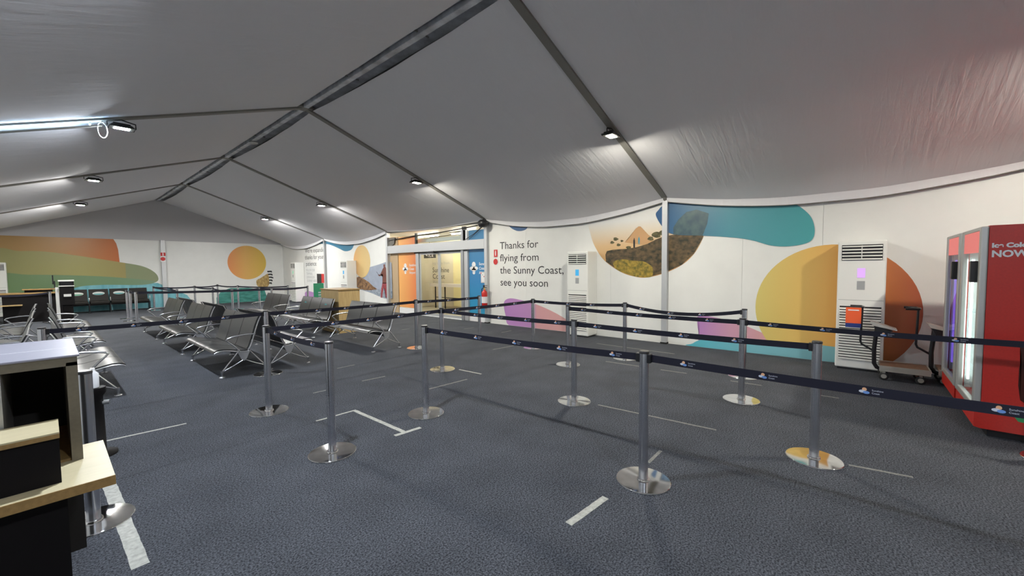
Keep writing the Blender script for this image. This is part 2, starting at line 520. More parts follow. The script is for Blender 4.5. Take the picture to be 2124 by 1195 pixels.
def disc(c, r, x, mat, name, n=48, a0=0, a1=2 * PI, zmin=.004, parent=None):
    P = []
    for k in range(n):
        a = a0 + (a1 - a0) * k / n
        P.append((x, c[0] + r * math.cos(a), max(zmin, c[1] + r * math.sin(a))))
    return M(mat).poly(P).build(name, parent or wall_r)

# bay nearest the fridges
grad('m_teal', 'Y', 3.2, 0.5, [(0, (0.03, 0.10, 0.24)), (.3, (0.06, 0.17, 0.27)), (.5, (0.07, 0.27, 0.33)), (1, (0.07, 0.36, 0.37))])
grad('m_sunset', 'Z', 1.65, 2.6, [(0, (0.55, 0.30, 0.11)), (.45, (0.68, 0.46, 0.24)), (.75, (0.74, 0.64, 0.50)), (1, (0.78, 0.77, 0.74))])
blotch('m_hill', (0.03, 0.028, 0.014), (0.17, 0.11, 0.05), 9, 0.35, (1, 1, 1.4), .35, .7, 9)
blotch('m_bush', (0.09, 0.09, 0.015), (0.42, 0.28, 0.04), 16, 0.4, (1, 1, 1), .3, .65, 8)
blotch('m_tree', (0.05, 0.05, 0.02), (0.14, 0.12, 0.05), 20, 0.4)
plain('m_mountain', (0.55, 0.32, 0.15), 0.4)
grad('m_circle', 'Y', 1.4, -0.75, [(0, (0.66, 0.55, 0.17)), (.35, (0.74, 0.47, 0.13)), (.62, (0.70, 0.33, 0.08)), (.82, (0.52, 0.17, 0.05)), (1, (0.42, 0.10, 0.05))])
grad('m_purple', 'Y', 2.4, 1.2, [(0, (0.46, 0.22, 0.52)), (.5, (0.62, 0.33, 0.45)), (1, (0.68, 0.36, 0.36))])
grad('m_purple2', 'Y', 7.5, 5.0, [(0, (0.45, 0.22, 0.52)), (.42, (0.50, 0.26, 0.50)), (.46, (0.66, 0.34, 0.36)), (1, (0.70, 0.40, 0.36))])
grad('m_aqua', 'Y', 2.6, 0.2, [(0, (0.10, 0.50, 0.60)), (.5, (0.20, 0.48, 0.56)), (1, (0.20, 0.42, 0.46))])
circ_c = on_x(1343, 487, XW)
mural([(1222, 440), (1226, 489), (1238.5, 519.6), (1256, 542.5), (1287, 564), (1317, 574), (1343, 575.6), (1378.5, 566.7), (1414, 550), (1439.5, 527), (1457, 496.7), (1467.5, 463.6), (1470, 443), (1467, 415), (1440, 395), (1300, 420)], 'm_sunset', 0)
mural([(1296, 503), (1302, 497), (1312, 484), (1319, 474), (1325, 469.5), (1329, 470), (1335, 477), (1345, 487), (1357, 496), (1345, 510)], 'm_mountain', 1, False)
mural([(1257, 543), (1256, 528), (1259, 521), (1272, 518), (1287, 517), (1302, 516), (1320, 513), (1343, 506), (1360, 497), (1378, 490), (1398, 487), (1422, 486), (1444, 484), (1460, 488), (1457, 496), (1439.5, 526.5), (1414, 549.5), (1378.5, 566), (1343, 575), (1317, 573.4), (1287, 563.5)], 'm_hill', 2, False)
for dx, dy, r in ((1362, 487, 9), (1375, 483, 8), (1350, 495, 6), (1283, 508, 4), (1277, 496, 5), (1270, 503, 4), (1290, 500, 3), (1304, 514, 5)):
    mural([(dx + r * math.cos(a) * (1 + .25 * math.sin(3 * a + dx)), dy + .7 * r * math.sin(a)) for a in [k * .7 for k in range(9)]], 'm_tree', 3)
mural([(1272, 545), (1280, 540), (1295, 538), (1312, 541), (1333, 542), (1346, 548), (1354, 556), (1352, 573.5), (1330, 575), (1310, 571.5), (1287, 563), (1276, 556)], 'm_bush', 3)
for u, v0, v1 in ((1315.6, 494, 514), (1325.6, 491.5, 507)):
    h = v1 - v0
    mural([(u - .5, v0), (u + .8, v0), (u + 1.0, v0 + h * .15), (u + 1.8, v0 + h * .25), (u + 1.6, v0 + h * .55), (u + 1.5, v1), (u + .3, v1), (u, v0 + h * .6), (u - .6, v1), (u - 1.6, v1), (u - 1.4, v0 + h * .5), (u - 1.8, v0 + h * .25), (u - .9, v0 + h * .15)], 'print_black', 4, False, 'printed_hiker')
mural([(1361, 448), (1366, 436), (1381, 424), (1434, 412), (1536, 405), (1613, 412), (1651, 424), (1679, 446), (1689, 469), (1688, 491), (1674, 504), (1638, 510.7), (1600, 509.4), (1562, 499), (1523, 493), (1460, 489), (1400, 486.5), (1378, 475)], 'm_teal', 5)
blotch('m_dusk', (0.035, 0.075, 0.10), (0.07, 0.125, 0.13), 7, .4, detail=7)
mural([(1397, 486.5), (1397, 472), (1408, 455), (1424, 440), (1445, 435), (1462, 440), (1470.5, 443), (1467.5, 463.6), (1457.5, 489)], 'm_dusk', 6, False)
mural([(1446, 662), (1451, 656), (1470, 656), (1530, 670), (1580, 690), (1640, 715), (1700, 745), (1600, 742), (1462, 723), (1450, 695)], 'm_purple', 0)
CC, CR = (0.332, 0.861), 1.063
disc(CC, CR, XW - .003, 'm_circle', 'mural_shape', 64)
mural([(1431, 723), (1436, 713), (1450, 706), (1480, 702), (1560, 706), (1650, 711), (1727, 719), (1790, 730), (1800, 765), (1726, 752), (1580, 736)], 'm_aqua', 2)
# bay with the farewell lettering
mural([(1024, 448), (1024, 464), (1038, 465), (1053, 467.6), (1063, 475), (1075, 479.4), (1088, 477.5), (1094, 472), (1095, 460), (1090, 448)], 'm_teal', 0)
MATS['m_teal2'] = grad('m_teal2', 'Y', 7.9, 6.5, [(0, (0.05, 0.20, 0.32)), (1, (0.10, 0.32, 0.40))])
wall_r.children[-1].data.materials[0] = MATS['m_teal2']
mural([(1045, 633), (1048, 623), (1059, 619), (1078, 622), (1110, 630.6), (1143, 644.7), (1172, 661), (1195, 680), (1200, 695), (1173, 689), (1100, 680), (1056, 675), (1049, 655)], 'm_purple2', 0)
def wall_text(s, u, v, u2, size, mat='print_black', name='lettering', bold=0.0):
    a = on_x(u, v, XW); b = on_x(u2, v, XW)
    me = text_mesh(s, size, mat, bold=bold, width=abs(a.y - b.y))
    o = obj(name, me, wall_r)
    orient(o, (XW - .004, a.y, a.z), (0, -1, 0), (0, 0, 1))
    return o
for s, z, yb in (('Thanks for', 2.115, 6.29), ('flying from', 1.775, 6.28), ('the Sunny Coast,', 1.435, 5.51), ('see you soon', 1.10, 6.0)):
    me = text_mesh(s, 0.285, 'print_black', width=7.63 - yb)
    o = obj('lettering', me, wall_r); orient(o, (XW - .004, 7.63, z), (0, -1, 0), (0, 0, 1))
# bay with the paddle boarder
grad('m_oval', 'Y', 16.0, 13.9, [(0, (0.72, 0.36, 0.14)), (.4, (0.74, 0.52, 0.22)), (1, (0.74, 0.58, 0.30))])
plain('m_seasky', (0.34, 0.38, 0.46), 0.4, noise=.08, nscale=5)
blotch('m_rock', (0.10, 0.045, 0.02), (0.36, 0.20, 0.09), 10, .5, detail=8)
blotch('m_sea', (0.14, 0.18, 0.23), (0.42, 0.46, 0.52), 9, .4, (1, 1, 4))
plain('m_skin', (0.16, 0.05, 0.035), .5); plain('m_shorts', (0.30, 0.05, 0.06), .5, noise=.5, nscale=30)
mural([(659, 500), (660, 505), (682, 507), (702, 515), (715, 521), (727, 519), (733, 511), (733, 500), (700, 494)], 'm_teal3' if 'm_teal3' in MATS else 'm_teal2', 0)
mural([(739, 577), (768, 554), (785, 549), (799, 544), (812, 544), (814, 619), (803, 620), (793.6, 618), (771, 608), (745, 600), (736, 592)], 'm_seasky', 0, False)
mural([(736, 592), (745, 596), (760, 597), (785, 600), (814, 604), (814, 619), (803, 620), (793.6, 618), (771, 608), (745, 600)], 'm_sea', 1, False)
mural([(736, 592), (736.5, 580), (739, 576), (744, 574), (749, 575), (757, 580), (765, 585), (774, 594), (783, 600), (770, 602), (757, 602), (745, 598)], 'm_rock', 2, False)
oc = [on_x(734, 541.6, XW), on_x(768, 544, XW), on_x(750, 508, XW), on_x(754, 576.5, XW)]
disc(((oc[0].y + oc[1].y) / 2, (oc[2].z + oc[3].z) / 2), (abs(oc[0].y - oc[1].y) + abs(oc[2].z - oc[3].z)) / 4, XW - .006, 'm_oval', 'mural_shape')
fig = []
mural([(795.5, 549.5), (797, 548), (799, 549), (799, 553), (801, 556), (803, 564), (801.5, 575), (801.5, 588), (793.5, 588), (794.5, 575), (794, 568), (789, 573), (784.5, 571), (785, 569.5), (789, 570), (794, 558), (796, 555)], 'm_skin', 4, False, 'printed_paddler')
mural([(793.5, 587), (801.8, 587), (803, 600), (803.5, 618), (800.5, 618), (799, 600), (796.5, 597), (794, 608), (793, 617.5), (790, 617.5), (791, 600)], 'm_shorts', 4, False, 'printed_paddler')
mural([(781, 564), (781.6, 563.6), (788, 573), (787.4, 573.4)], 'print_black', 4, False, 'printed_paddle')
# bay with the expansion notice
for s, u0, v0, u1, sz in (("We're expanding,", 633, 525, 677, .30), ('thanks for your', 633, 538.5, 672, .30), ('patience', 634.5, 551.5, 656, .30)):
    wall_text(s, u0, v0, u1, sz)
for k, s in enumerate(('FOLLOW OUR', 'TERMINAL', 'EXPANSION', 'JOURNEY HERE')):
    wall_text(s, 635 + .7 * k, 563 + 7.2 * k, 635 + .7 * k + [18, 13, 16, 20][k], .17, 'print_grey')
mural([(632, 626), (632, 610), (637, 604), (645, 605), (655, 610), (657, 627)], 'm_purple3' if 'm_purple3' in MATS else 'm_purple', 0)
pa, pb, pc = on_x(658, 568, XW), on_x(667.5, 569, XW), on_x(677.5, 570, XW)
zt, zb = pa.z, on_x(667, 592, XW).z
bd = M('print_black').box((XW - .02, pa.y, zb), (XW - .004, pb.y, zt)).build('notice_board', wall_r)
M('sign_red').box((XW - .021, pb.y, zb + .12), (XW - .004, pc.y, zt)).build('notice_sheet', wall_r)
M('print_white').box((XW - .021, pb.y, zb), (XW - .004, pc.y, zb + .11)).build('notice_sheet', wall_r)
# gable graphics
grad('g_orange', 'X', -1.2, 2.1, [(0, (0.36, 0.22, 0.07)), (.5, (0.42, 0.21, 0.05)), (1, (0.50, 0.13, 0.03))])
grad('g_olive', 'X', -1.2, 3.2, [(0, (0.28, 0.27, 0.10)), (.5, (0.36, 0.33, 0.11)), (.78, (0.34, 0.28, 0.10)), (.781, (0.24, 0.28, 0.15)), (1, (0.24, 0.27, 0.15))])
grad('g_green', 'X', -1.2, 3.2, [(0, (0.15, 0.24, 0.10)), (.7, (0.17, 0.28, 0.15)), (1, (0.20, 0.29, 0.19))])
blotch('g_teal', (0.12, 0.38, 0.45), (0.22, 0.52, 0.58), 2.2, .5, (3, 1, .6))
grad('g_circle', 'X', 5.9, 7.5, [(0, (0.72, 0.26, 0.08)), (.45, (0.70, 0.40, 0.11)), (1, (0.66, 0.45, 0.08))])
blotch('g_sea', (0.02, 0.16, 0.13), (0.07, 0.30, 0.26), 3, .5, (1, 1, 3))
blotch('g_hair', (0.25, 0.15, 0.05), (0.60, 0.42, 0.16), 6, .5, (4, 1, 1))
gmural([(-12, 640), (-12, 600), (120, 590), (224, 591), (327, 587), (353, 600), (388, 612), (398, 624), (402, 640), (402, 650), (-12, 660)], 'g_teal', 0, False)
gmural([(-14, 476), (60, 476), (106, 478), (235, 495), (241, 505), (245, 518), (248, 542), (247, 560), (243, 576), (100, 578), (-14, 578)], 'g_orange', 1, False)
gmural([(-14, 524), (40, 521), (94, 522), (165, 531), (249.5, 544), (294, 552), (318, 563), (328, 575), (324, 585), (294, 591), (212, 591), (120, 600), (60, 640), (-14, 645)], 'g_olive', 2)
gmural([(-14, 572), (60, 570), (140, 571), (220, 574), (294, 580), (322, 584.5), (294, 591), (212, 591), (160, 596), (120, 615), (60, 648), (-14, 650)], 'g_green', 3)
cA, cB, cT = on_y(472, 549, YG), on_y(552, 549, YG), on_y(516, 510, YG)
cr = (cB.x - cA.x) / 2; ccx = (cA.x + cB.x) / 2; ccz = cT.z - cr
M('g_circle').poly([(ccx + cr * math.cos(a), YG - .003, max(ccz + cr * math.sin(a), .2)) for a in [2 * PI * k / 48 for k in range(48)]]).build('mural_shape', wall_f)
gmural([(532, 582), (540, 577), (548, 572), (556, 569), (558, 590), (550, 597), (540, 596), (533, 592)], 'g_hair', 3)
gmural([(449, 618), (458, 605), (478, 597.5), (515, 597), (549, 602), (556, 625), (552, 634), (450, 637)], 'g_sea', 2, False)
for k in range(5):
    v = 562 + 6 * k
    gmural([(555 - abs(k - 2) * .6, v), (563, v - .5), (567 - abs(k - 2) * 1.5, v + 1.2), (567 - abs(k - 2) * 1.5, v + 3.8), (561, v + 2.6), (555, v + 3)], 'print_black', 2, False, 'printed_stripe')
# fire point signs
def fire_sign(u, v0, v1, v2, v3, w, on_gable=False):
    if on_gable:
        p = [on_y(u, v, YG - .13) for v in (v0, v1, v2, v3)]
        f = lambda i, j, m, n: M(m).box((p[i].x - w / 2, YG - .13, p[i].z), (p[i].x + w / 2, YG - .121, p[j].z)).build(n, t)
        t = thing('fire_extinguisher_sign', 'red and white extinguisher sign on far gable wall post', 'sign', (0, 0, 0))
    else:
        p = [on_x(u, v, XW - .01) for v in (v0, v1, v2, v3)]
        f = lambda i, j, m, n: M(m).box((XW - .012, p[i].y - w / 2, p[i].z), (XW - .003, p[i].y + w / 2, p[j].z)).build(n, t)
        t = thing('fire_extinguisher_sign', 'red extinguisher location sign with round tag beside farewell lettering', 'sign', (0, 0, 0))
    f(0, 1, 'sign_red', 'plate'); f(2, 3, 'print_white', 'lower_plate')
    q = [(p[0] + p[1]) / 2, (p[2] + p[3]) / 2]
    for k, (c, r, m) in enumerate(((q[0], .05, 'print_white'), (q[1], .085, 'sign_red'))):
        pts = []
        for i in range(16):
            a = 2 * PI * i / 16
            sx, sz = r * math.cos(a) * (.35 if k == 0 else 1), r * math.sin(a) * (1.6 if k == 0 else 1)
            pts.append((c.x + sx, YG - .133, c.z + sz) if on_gable else (XW - .0135, c.y + sx, c.z + sz))
        M(m).poly(pts).build('symbol', t)
fire_sign(1028, 518, 533, 537, 549, .13)
fire_sign(338, 524, 531, 531.5, 543, .17, True)

# ------------------------------------------------------------------ sliding door bay with the corridor behind
YA, YBd = RAFT[4] - .06, RAFT[3] + .06            # 13.14 .. 8.16
corr = struct(M('corridor_wall').box((10.9, 7.0, 0), (10.96, 14.6, 2.95)).build('wall_corridor'))
M('corridor_wall').box((8.46, 13.9, 0), (10.9, 13.96, 2.95)).build('side_wall', corr)
M('corridor_wall').box((8.46, 7.2, 0), (10.9, 7.26, 2.95)).build('side_wall', corr)
M('corridor_floor').box((8.3, 7.0, -.05), (10.96, 14.6, -.002)).build('corridor_floor', corr)
M('print_white').box((8.42, 7.0, 2.9), (10.96, 14.6, 2.96)).build('corridor_ceiling', corr)
plain('glow_panel', (0.80, 0.72, 0.40), .5)
a, b = on_x(940, 560, 10.86), on_x(962, 560, 10.86)
M('glow_panel').box((10.86, b.y, .05), (10.9, a.y, 2.3)).build('cream_panel', corr)
for yy in (12.6, 10.6, 8.6):
    t = thing('tube_light', 'warm fluorescent tube fitting on corridor ceiling beyond sliding doors', 'light', (9.7, yy, 2.9), 0, 'corridor tube lights')
    M('print_white').box((-.08, -.65, -.05), (.08, .65, 0)).build('fitting', t)
    M('corridor_tube').tube([(0, -.6, -.07), (0, .6, -.07)], .022, n=8).build('tube', t)
for s, u0, v0, u1, sz, m in (('Thanks for choosing to fly from', 858, 549.5, 932, .17, 'print_grey'), ('Sunshine', 897, 565, 931, .30, 'print_black'), ('Coast', 897, 578, 922, .30, 'print_black'), ('Airport', 898, 587, 922, .16, 'print_grey')):
    p, q = on_x(u0, v0, 10.89), on_x(u1, v0, 10.89)
    o = obj('lettering', text_mesh(s, sz, m, width=abs(p.y - q.y)), corr); orient(o, (10.893, p.y, p.z), (0, -1, 0), (0, 0, 1))
def corr_blob(px, mat):
    P = [on_x(u, v, 10.89) for u, v in px]; P = spline([Vector((10.892, p.y, p.z)) for p in P], 6)
    M(mat).poly(P).build('mural_shape', corr)
plain('c_teal', (0.12, 0.32, 0.38), .5); plain('c_coral', (0.60, 0.22, 0.12), .5)
corr_blob([(866, 578), (872, 567), (882, 566), (891, 575), (888, 582), (878, 581)], 'c_teal')
corr_blob([(870, 566), (872, 557), (878, 560), (881, 566)], 'c_coral')
# shelf rail inside the corridor
rail = thing('bench_rail', 'pale shelf rail on dark legs behind sliding glass doors', 'railing', (0, 0, 0))
pz = on_x(900, 591, 10.3)
M('print_white').box((10.2, 8.4, pz.z - .06), (10.45, 13.2, pz.z + .06)).build('shelf', rail)
for yy in (8.8, 10.0, 11.2, 12.4, 13.0):
    M('black_plastic').box((10.3, yy - .02, 0), (10.34, yy + .02, pz.z - .06)).build('leg', rail)
M('black_plastic').box((10.3, 8.5, .42), (10.33, 13.0, .45)).build('lower_bar', rail)
g = thing('gate_sign', 'black hanging gate sign with white arrow and numbers in corridor', 'sign', (0, 0, 0))
p, q = on_x(879, 523, 9.9), on_x(902, 535, 9.9)
M('print_black').box((9.9, q.y, q.z), (9.95, p.y, p.z + .03)).build('board', g)
o = obj('lettering', text_mesh('< 7, 2', .20, 'print_white', bold=.006), g); orient(o, (9.898, p.y - .12, q.z + .06), (0, -1, 0), (0, 0, 1))
M('cable_black').tube([(9.92, (p.y + q.y) / 2, p.z + .03), (9.92, (p.y + q.y) / 2, 2.9)], .008, n=6).build('hanger', g)

door = struct(M('aluminium').rbox((XW - .10, YBd, 2.15), (XW + .12, YA, 2.43), .008).build('door_1'))
door.name = 'door_1'
M('black_plastic').box((XW - .03, 8.95, 2.11), (XW + .06, 11.6, 2.15)).build('door_track', door)
grad('d_orange', 'Y', 12.6, 11.4, [(0, (0.86, 0.44, 0.14)), (.5, (0.82, 0.33, 0.11)), (1, (0.78, 0.20, 0.08))])
grad('d_blue', 'Z', 0.2, 2.3, [(0, (0.03, 0.30, 0.50)), (.5, (0.04, 0.22, 0.48)), (1, (0.06, 0.22, 0.42))])
M('tan_reveal').box((XW + .02, 12.66, 0), (XW + .10, YA, 2.75)).build('reveal_panel', door)
M('d_orange').box((XW + .03, 11.56, .22), (XW + .08, 12.62, 2.72)).build('orange_panel', door)
M('print_white').box((XW + .02, 11.56, 0), (XW + .09, 12.62, .2)).build('kick_panel', door)
M('d_blue').box((XW + .03, YBd, .22), (XW + .08, 8.92, 2.72)).build('blue_panel', door)
M('print_white').box((XW + .02, YBd, 0), (XW + .09, 8.92, .2)).build('kick_panel', door)
M('aluminium').rbox((XW - .02, 11.38, 0), (XW + .10, 11.54, 2.15), .006).build('jamb', door)
M('aluminium').rbox((XW - .02, 8.94, 0), (XW + .10, 9.10, 2.75), .006).build('jamb', door)
M('seat_plate').rbox((XW - .04, 9.11, 0), (XW + .10, 9.22, 2.75), .006).build('jamb', door)
def leaf(y0, y1):
    w = .055
    f = M('aluminium')
    f.box((XW + .02, y0, .02), (XW + .06, y0 + w, 2.11)).box((XW + .02, y1 - w, .02), (XW + .06, y1, 2.11)).box((XW + .02, y0 + w, .02), (XW + .06, y1 - w, .10)).box((XW + .02, y0 + w, 2.06), (XW + .06, y1 - w, 2.11))
    l = f.build('door_leaf', door)
    M('glass').box((XW + .037, y0 + w, .10), (XW + .043, y1 - w, 2.06)).build('glass_pane', l)
    return l
leaf(9.24, 10.33); leaf(10.34, 11.37)
M('print_white').box((XW - .02, 9.24, 0), (XW + .08, 11.37, .018)).build('threshold', door)
M('black_plastic').rbox((XW - .14, 10.42, 2.10), (XW - .04, 10.70, 2.16), .015).build('motion_sensor', door)
# transom above the header
M('black_plastic').box((XW - .02, 11.48, 2.43), (XW + .04, 11.56, 2.80)).build('mullion', door)
M('black_plastic').box((XW - .02, 9.02, 2.43), (XW + .04, 9.18, 2.85)).build('mullion', door)
M('glass').box((XW + .0, 9.18, 2.43), (XW + .006, 11.48, 2.80)).build('glass_pane', door)
M('print_white').box((XW + .25, 9.2, 2.50), (XW + .30, 12.5, 2.62)).build('ceiling_beam', door)
M('cable_black').tube([(XW - .02, YBd, 2.86), (XW - .02, 9.1, 2.80), (XW - .02, 10.3, 2.74), (XW - .02, 11.5, 2.72), (XW - .02, 12.6, 2.66), (XW - .02, YA, 2.62)], .018, n=6).build('top_cable', door)
M('cable_black').tube([(XW - .03, YBd + .02, 2.86), (XW - .03, 8.6, 2.62), (XW - .03, 9.0, 2.46)], .009, n=6).build('loose_cable', door)
M('cable_black').tube([(XW - .03, YBd + .02, 2.84), (XW - .03, 8.5, 2.66), (XW - .03, 8.85, 2.46)], .007, n=6).build('loose_cable', door)
M('cable_black').tube([(XW - .03, 11.5, 2.68), (XW - .03, 10.6, 2.61), (XW - .03, 9.8, 2.63), (XW - .03, 9.1, 2.74)], .008, n=6).build('loose_cable', door)
plain('hang_cloth', (0.16, 0.15, 0.13), .9)
M('hang_cloth').prism([(XW - .03, YA, 2.72), (XW - .03, 12.75, 2.72), (XW - .03, 12.8, 2.5), (XW - .03, 12.95, 2.44), (XW - .03, YA, 2.44)], (.02, 0, 0)).build('cloth_flap', door)
def emblem(cy, cz, s, parent, x, mat='print_white', y_sign=-1):
    def ell(dy, dz, ry, rz):
        return [(x, cy + y_sign * (dy + ry * math.cos(a)) * s, cz + (dz + rz * math.sin(a)) * s) for a in [2 * PI * k / 24 for k in range(24)]]
    b = M(mat)
    for e in ((0, .34, .24, .26), (-.22, .02, .30, .17), (.22, .02, .30, .17), (0, -.12, .28, .14), (0, -.36, .17, .15)):
        b.poly(ell(*e))
    b.build('emblem', parent)
emblem(8.72, 1.58, .34, door, XW + .028)
emblem(12.22, 1.58, .34, door, XW + .028)
for yy, k in ((8.50, 1), (11.98, .8)):
    for i, s in enumerate(('Sunshine', 'Coast', 'Airport')):
        o = obj('lettering', text_mesh(s, .115, 'print_white', bold=.002), door); orient(o, (XW + .027, yy, 1.68 - .13 * i), (0, -1, 0), (0, 0, 1))
# framed plan on the blue panel
t = thing('framed_plan', 'white framed evacuation plan on blue panel beside sliding door', 'frame', (0, 0, 0))
p, q = on_x(998, 564, XW + .02), on_x(1013, 587, XW + .02)
M('kiosk_white').box((XW + .005, q.y - .05, q.z), (XW + .03, p.y, p.z)).build('border', t)
M('print_white').box((XW + .0, q.y - .02, q.z + .03), (XW + .006, p.y - .03, p.z - .03)).build('sheet', t)
for k in range(5):
    M('print_grey' if k % 2 else 'sign_red').box((XW - .002, q.y + .02 + .06 * k, q.z + .08 + .045 * k), (XW - .0005, q.y + .05 + .06 * k, q.z + .10 + .05 * k)).build('drawing', t)

# fire extinguisher on the post
t = thing('fire_extinguisher', 'red fire extinguisher with black hose hung on door post', 'extinguisher', (XW - .19, RAFT[3] - .03, 0))
M('extinguisher_red').lathe([(.02, .44), (.07, .445), (.082, .47), (.082, .86), (.07, .92), (.035, .955), (.03, .98)], n=24).build('cylinder', t)
M('brass').lathe([(.028, .98), (.028, 1.01), (.02, 1.02), (.02, 1.04)], n=16).build('valve', t)
M('black_plastic').rbox((-.02, -.09, 1.04), (.02, .03, 1.06), .006).rbox((-.02, -.10, 1.09), (.02, .03, 1.105), .006).rbox((-.02, .0, 1.04), (.02, .035, 1.11), .006).build('handle', t)
M('black_rubber').tube([(0, .03, 1.03), (0, .10, 1.0), (0, .115, .90), (0, .10, .75), (0, .095, .62)], .012, n=8).build('hose', t)
M('print_white').lathe([(.0835, .60), (.0835, .78)], n=24).build('label_band', t)
M('aluminium').box((.05, -.03, .80), (.09, .03, .84)).box((.085, -.04, .5), (.09, .04, 1.0)).build('wall_bracket', t)

# speaker at the eave
t = thing('speaker', 'black oval loudspeaker at head of door post under eave', 'speaker', (XW - .22, RAFT[3] - .04, 2.85))
M('black_plastic').lathe([(.02, -.11), (.10, -.10), (.145, -.05), (.15, 0), (.14, .06), (.09, .10), (.02, .11)], n=24).build('shell', t)
M('black_rubber').tube([(.0, 0, .10), (.08, .02, .16), (.14, .04, .10)], .014, n=6).build('bracket', t)

# ------------------------------------------------------------------ floodlights
def floodlight(x, y, kind, label):
    side = 1 if x > XR else -1
    t = thing('floodlight', label, 'light', (x, y, zplane(x) - .06))
    h = M('lamp_black'); h.prism([(-.14, -.10, -.10), (.14, -.10, -.10), (.10, -.07, -.055), (-.10, -.07, -.055)], (0, .2, 0))
    h.box((-.09, -.05, -.055), (.09, .09, -.035)); h.build('housing', t)
    M('lamp_black').tube([(-.15, 0, -.08), (-.15, 0, -.01), (0, 0, .02), (.15, 0, -.01), (.15, 0, -.08)], .009, n=6).build('bracket', t)
    M(kind).box((-.080, -.055, -.1012), (.080, .055, -.1004)).build('led_panel', t)
    M('fridge_silver').box((-.13, -.09, -.1004), (.13, .09, -.1000)).build('reflector', t)
XLAMP_R, XLAMP_L = 5.93, 0.82
posn = {2: 'nearest the drinks fridges', 3: 'above the sliding door bay', 4: 'above the paddle boarder mural', 5: 'above the expansion notice'}
for i in range(1, 6):
    floodlight(XLAMP_R, RAFT[i], 'led_warm' if i < 4 else ('led_mid' if i == 4 else 'led_far'), 'floodlight hung on the right roof slope rafter ' + posn.get(i, 'behind the queue'))
posl = {2: 'over the wooden counter', 3: 'beside the glowing light strip', 4: 'over the middle of the seats', 5: 'closest to the gable wall'}
for i in range(1, 6):
    floodlight(XLAMP_L, RAFT[i], 'led_cool' if i < 4 else ('led_mid' if i == 4 else 'led_far'), 'floodlight hung on the left roof slope rafter ' + posl.get(i, 'behind the counter'))
# light strip along the rafter
t = thing('light_strip', 'glowing blue white light strip along left roof rafter', 'light', (0, 0, 0))
a, b = (-1.35, zplane(-1.35)), (.62, zplane(.62))
def strip(y0, y1, z0, z1):
    return [(a[0], y0, a[1] + z0), (b[0], y0, b[1] + z0), (b[0], y0, b[1] + z1), (a[0], y0, a[1] + z1)], (0, y1 - y0, 0)
M('rafter_metal').prism(*strip(RAFT[3] - .036, RAFT[3] + .036, -.105, -.098)).prism(*strip(RAFT[3] - .036, RAFT[3] - .033, -.098, -.091)).prism(*strip(RAFT[3] + .033, RAFT[3] + .036, -.098, -.091)).build('trough', t)
for s in (-1, 1):
    M('led_strip').prism(*strip(RAFT[3] + s * .008, RAFT[3] + s * .031, -.098, -.094)).build('tube', t)
for x in (-1.2, -.3, .5):
    M('rafter_metal').box((x - .01, RAFT[3] - .01, zplane(x) - .10), (x + .01, RAFT[3] + .01, zplane(x) - .03)).build('hanger', t)
t = thing('ring_hook', 'white cable loop hanging from rafter beside cool floodlight', 'cable', (0.62, RAFT[3], zplane(.62) - .05))
M('print_white').tube([(.05 * math.sin(a), .02 * math.sin(a), -.11 + .11 * math.cos(a)) for a in [2 * PI * k / 16 for k in range(17)]], .005, n=6).build('loop', t)
M('rafter_metal').tube([(0, 0, 0), (0, 0, .03)], .008, n=6).build('hook', t)
t = thing('smoke_detector', 'round smoke detector hanging in the ridge gap', 'detector', (XR + .02, RAFT[3] + 2.9, ZR + .03))
M('kiosk_white').lathe([(.03, -.13), (.07, -.125), (.09, -.10), (.09, -.085), (.05, -.08), (.05, 0)], n=24).build('body', t)
M('ac_dark').lathe([(.092, -.098), (.092, -.088)], n=24).build('vent_ring', t)

# ------------------------------------------------------------------ air conditioners
def air_conditioner(label, loc, rz, disp, sign=True):
    """local: front faces -x, back at x = 0"""
    t = thing('air_conditioner', label, 'air conditioner', loc, rz, None)
    d, w, h = .42, .275, 1.95
    b = M('ac_white')
    b.rbox((-d, -w, .03), (0, w, h), .018)
    b.build('body', t)
    M('ac_dark').box((-d + .02, -w + .03, 0), (-.03, w - .03, .03)).build('plinth', t)
    M('ac_dark').box((-d - .003, -w + .045, h - .29), (-d + .001, w - .045, h - .06)).build('outlet', t)
    for k in range(5):
        z = h - .275 + .047 * k
        M('ac_white').prism([(-d - .004, -w + .05, z), (-d - .018, -w + .05, z - .007), (-d - .018, -w + .05, z + .003), (-d - .004, -w + .05, z + .012)], (0, 2 * w - .1, 0)).build('outlet_vane', t)
    M('kiosk_white').box((-d - .016, -.006, h - .28), (-d - .006, .006, h - .07)).build('vane_link', t)
    M('ac_grey').box((-d - .002, -w + .02, 1.06), (-d, w - .02, 1.066)).build('panel_joint', t)
    M(disp).box((-d - .004, -.045, 1.40), (-d, .045, 1.54)).build('display', t)
    M('ac_grey').box((-d - .003, -.045, 1.22), (-d, .045, 1.35)).build('control_plate', t)
    for k in range(20):
        z = .16 + .040 * k
        s = M('ac_white'); s.prism([(-d - .016, -w + .04, z), (-d, -w + .04, z + .004), (-d, -w + .04, z + .026), (-d - .016, -w + .04, z + .014)], (0, 2 * w - .08, 0)); s.build('louvre_slat', t)
    M('ac_dark').box((-d - .002, -w + .04, .155), (-d + .001, w - .04, .97)).build('intake', t)
    return t
ac1 = air_conditioner('white tower air conditioner beside the farewell lettering', (XW - .01, 4.86, 0), 0, 'display_cyan')
def reuse(label, loc, rz, disp):
    r = dup(ac1, loc, rz, label)
    for c in r.children:
        if c.name.startswith('display'):
            c.data = c.data.copy(); c.data.materials[0] = MATS[disp]
    return r
reuse('white tower air conditioner behind the luggage trolleys', (XW - .01, -.03, 0), 0, 'display_violet')
reuse('white tower air conditioner beside the expansion notice', (XW - .01, 20.95, 0), 0, 'display_green')
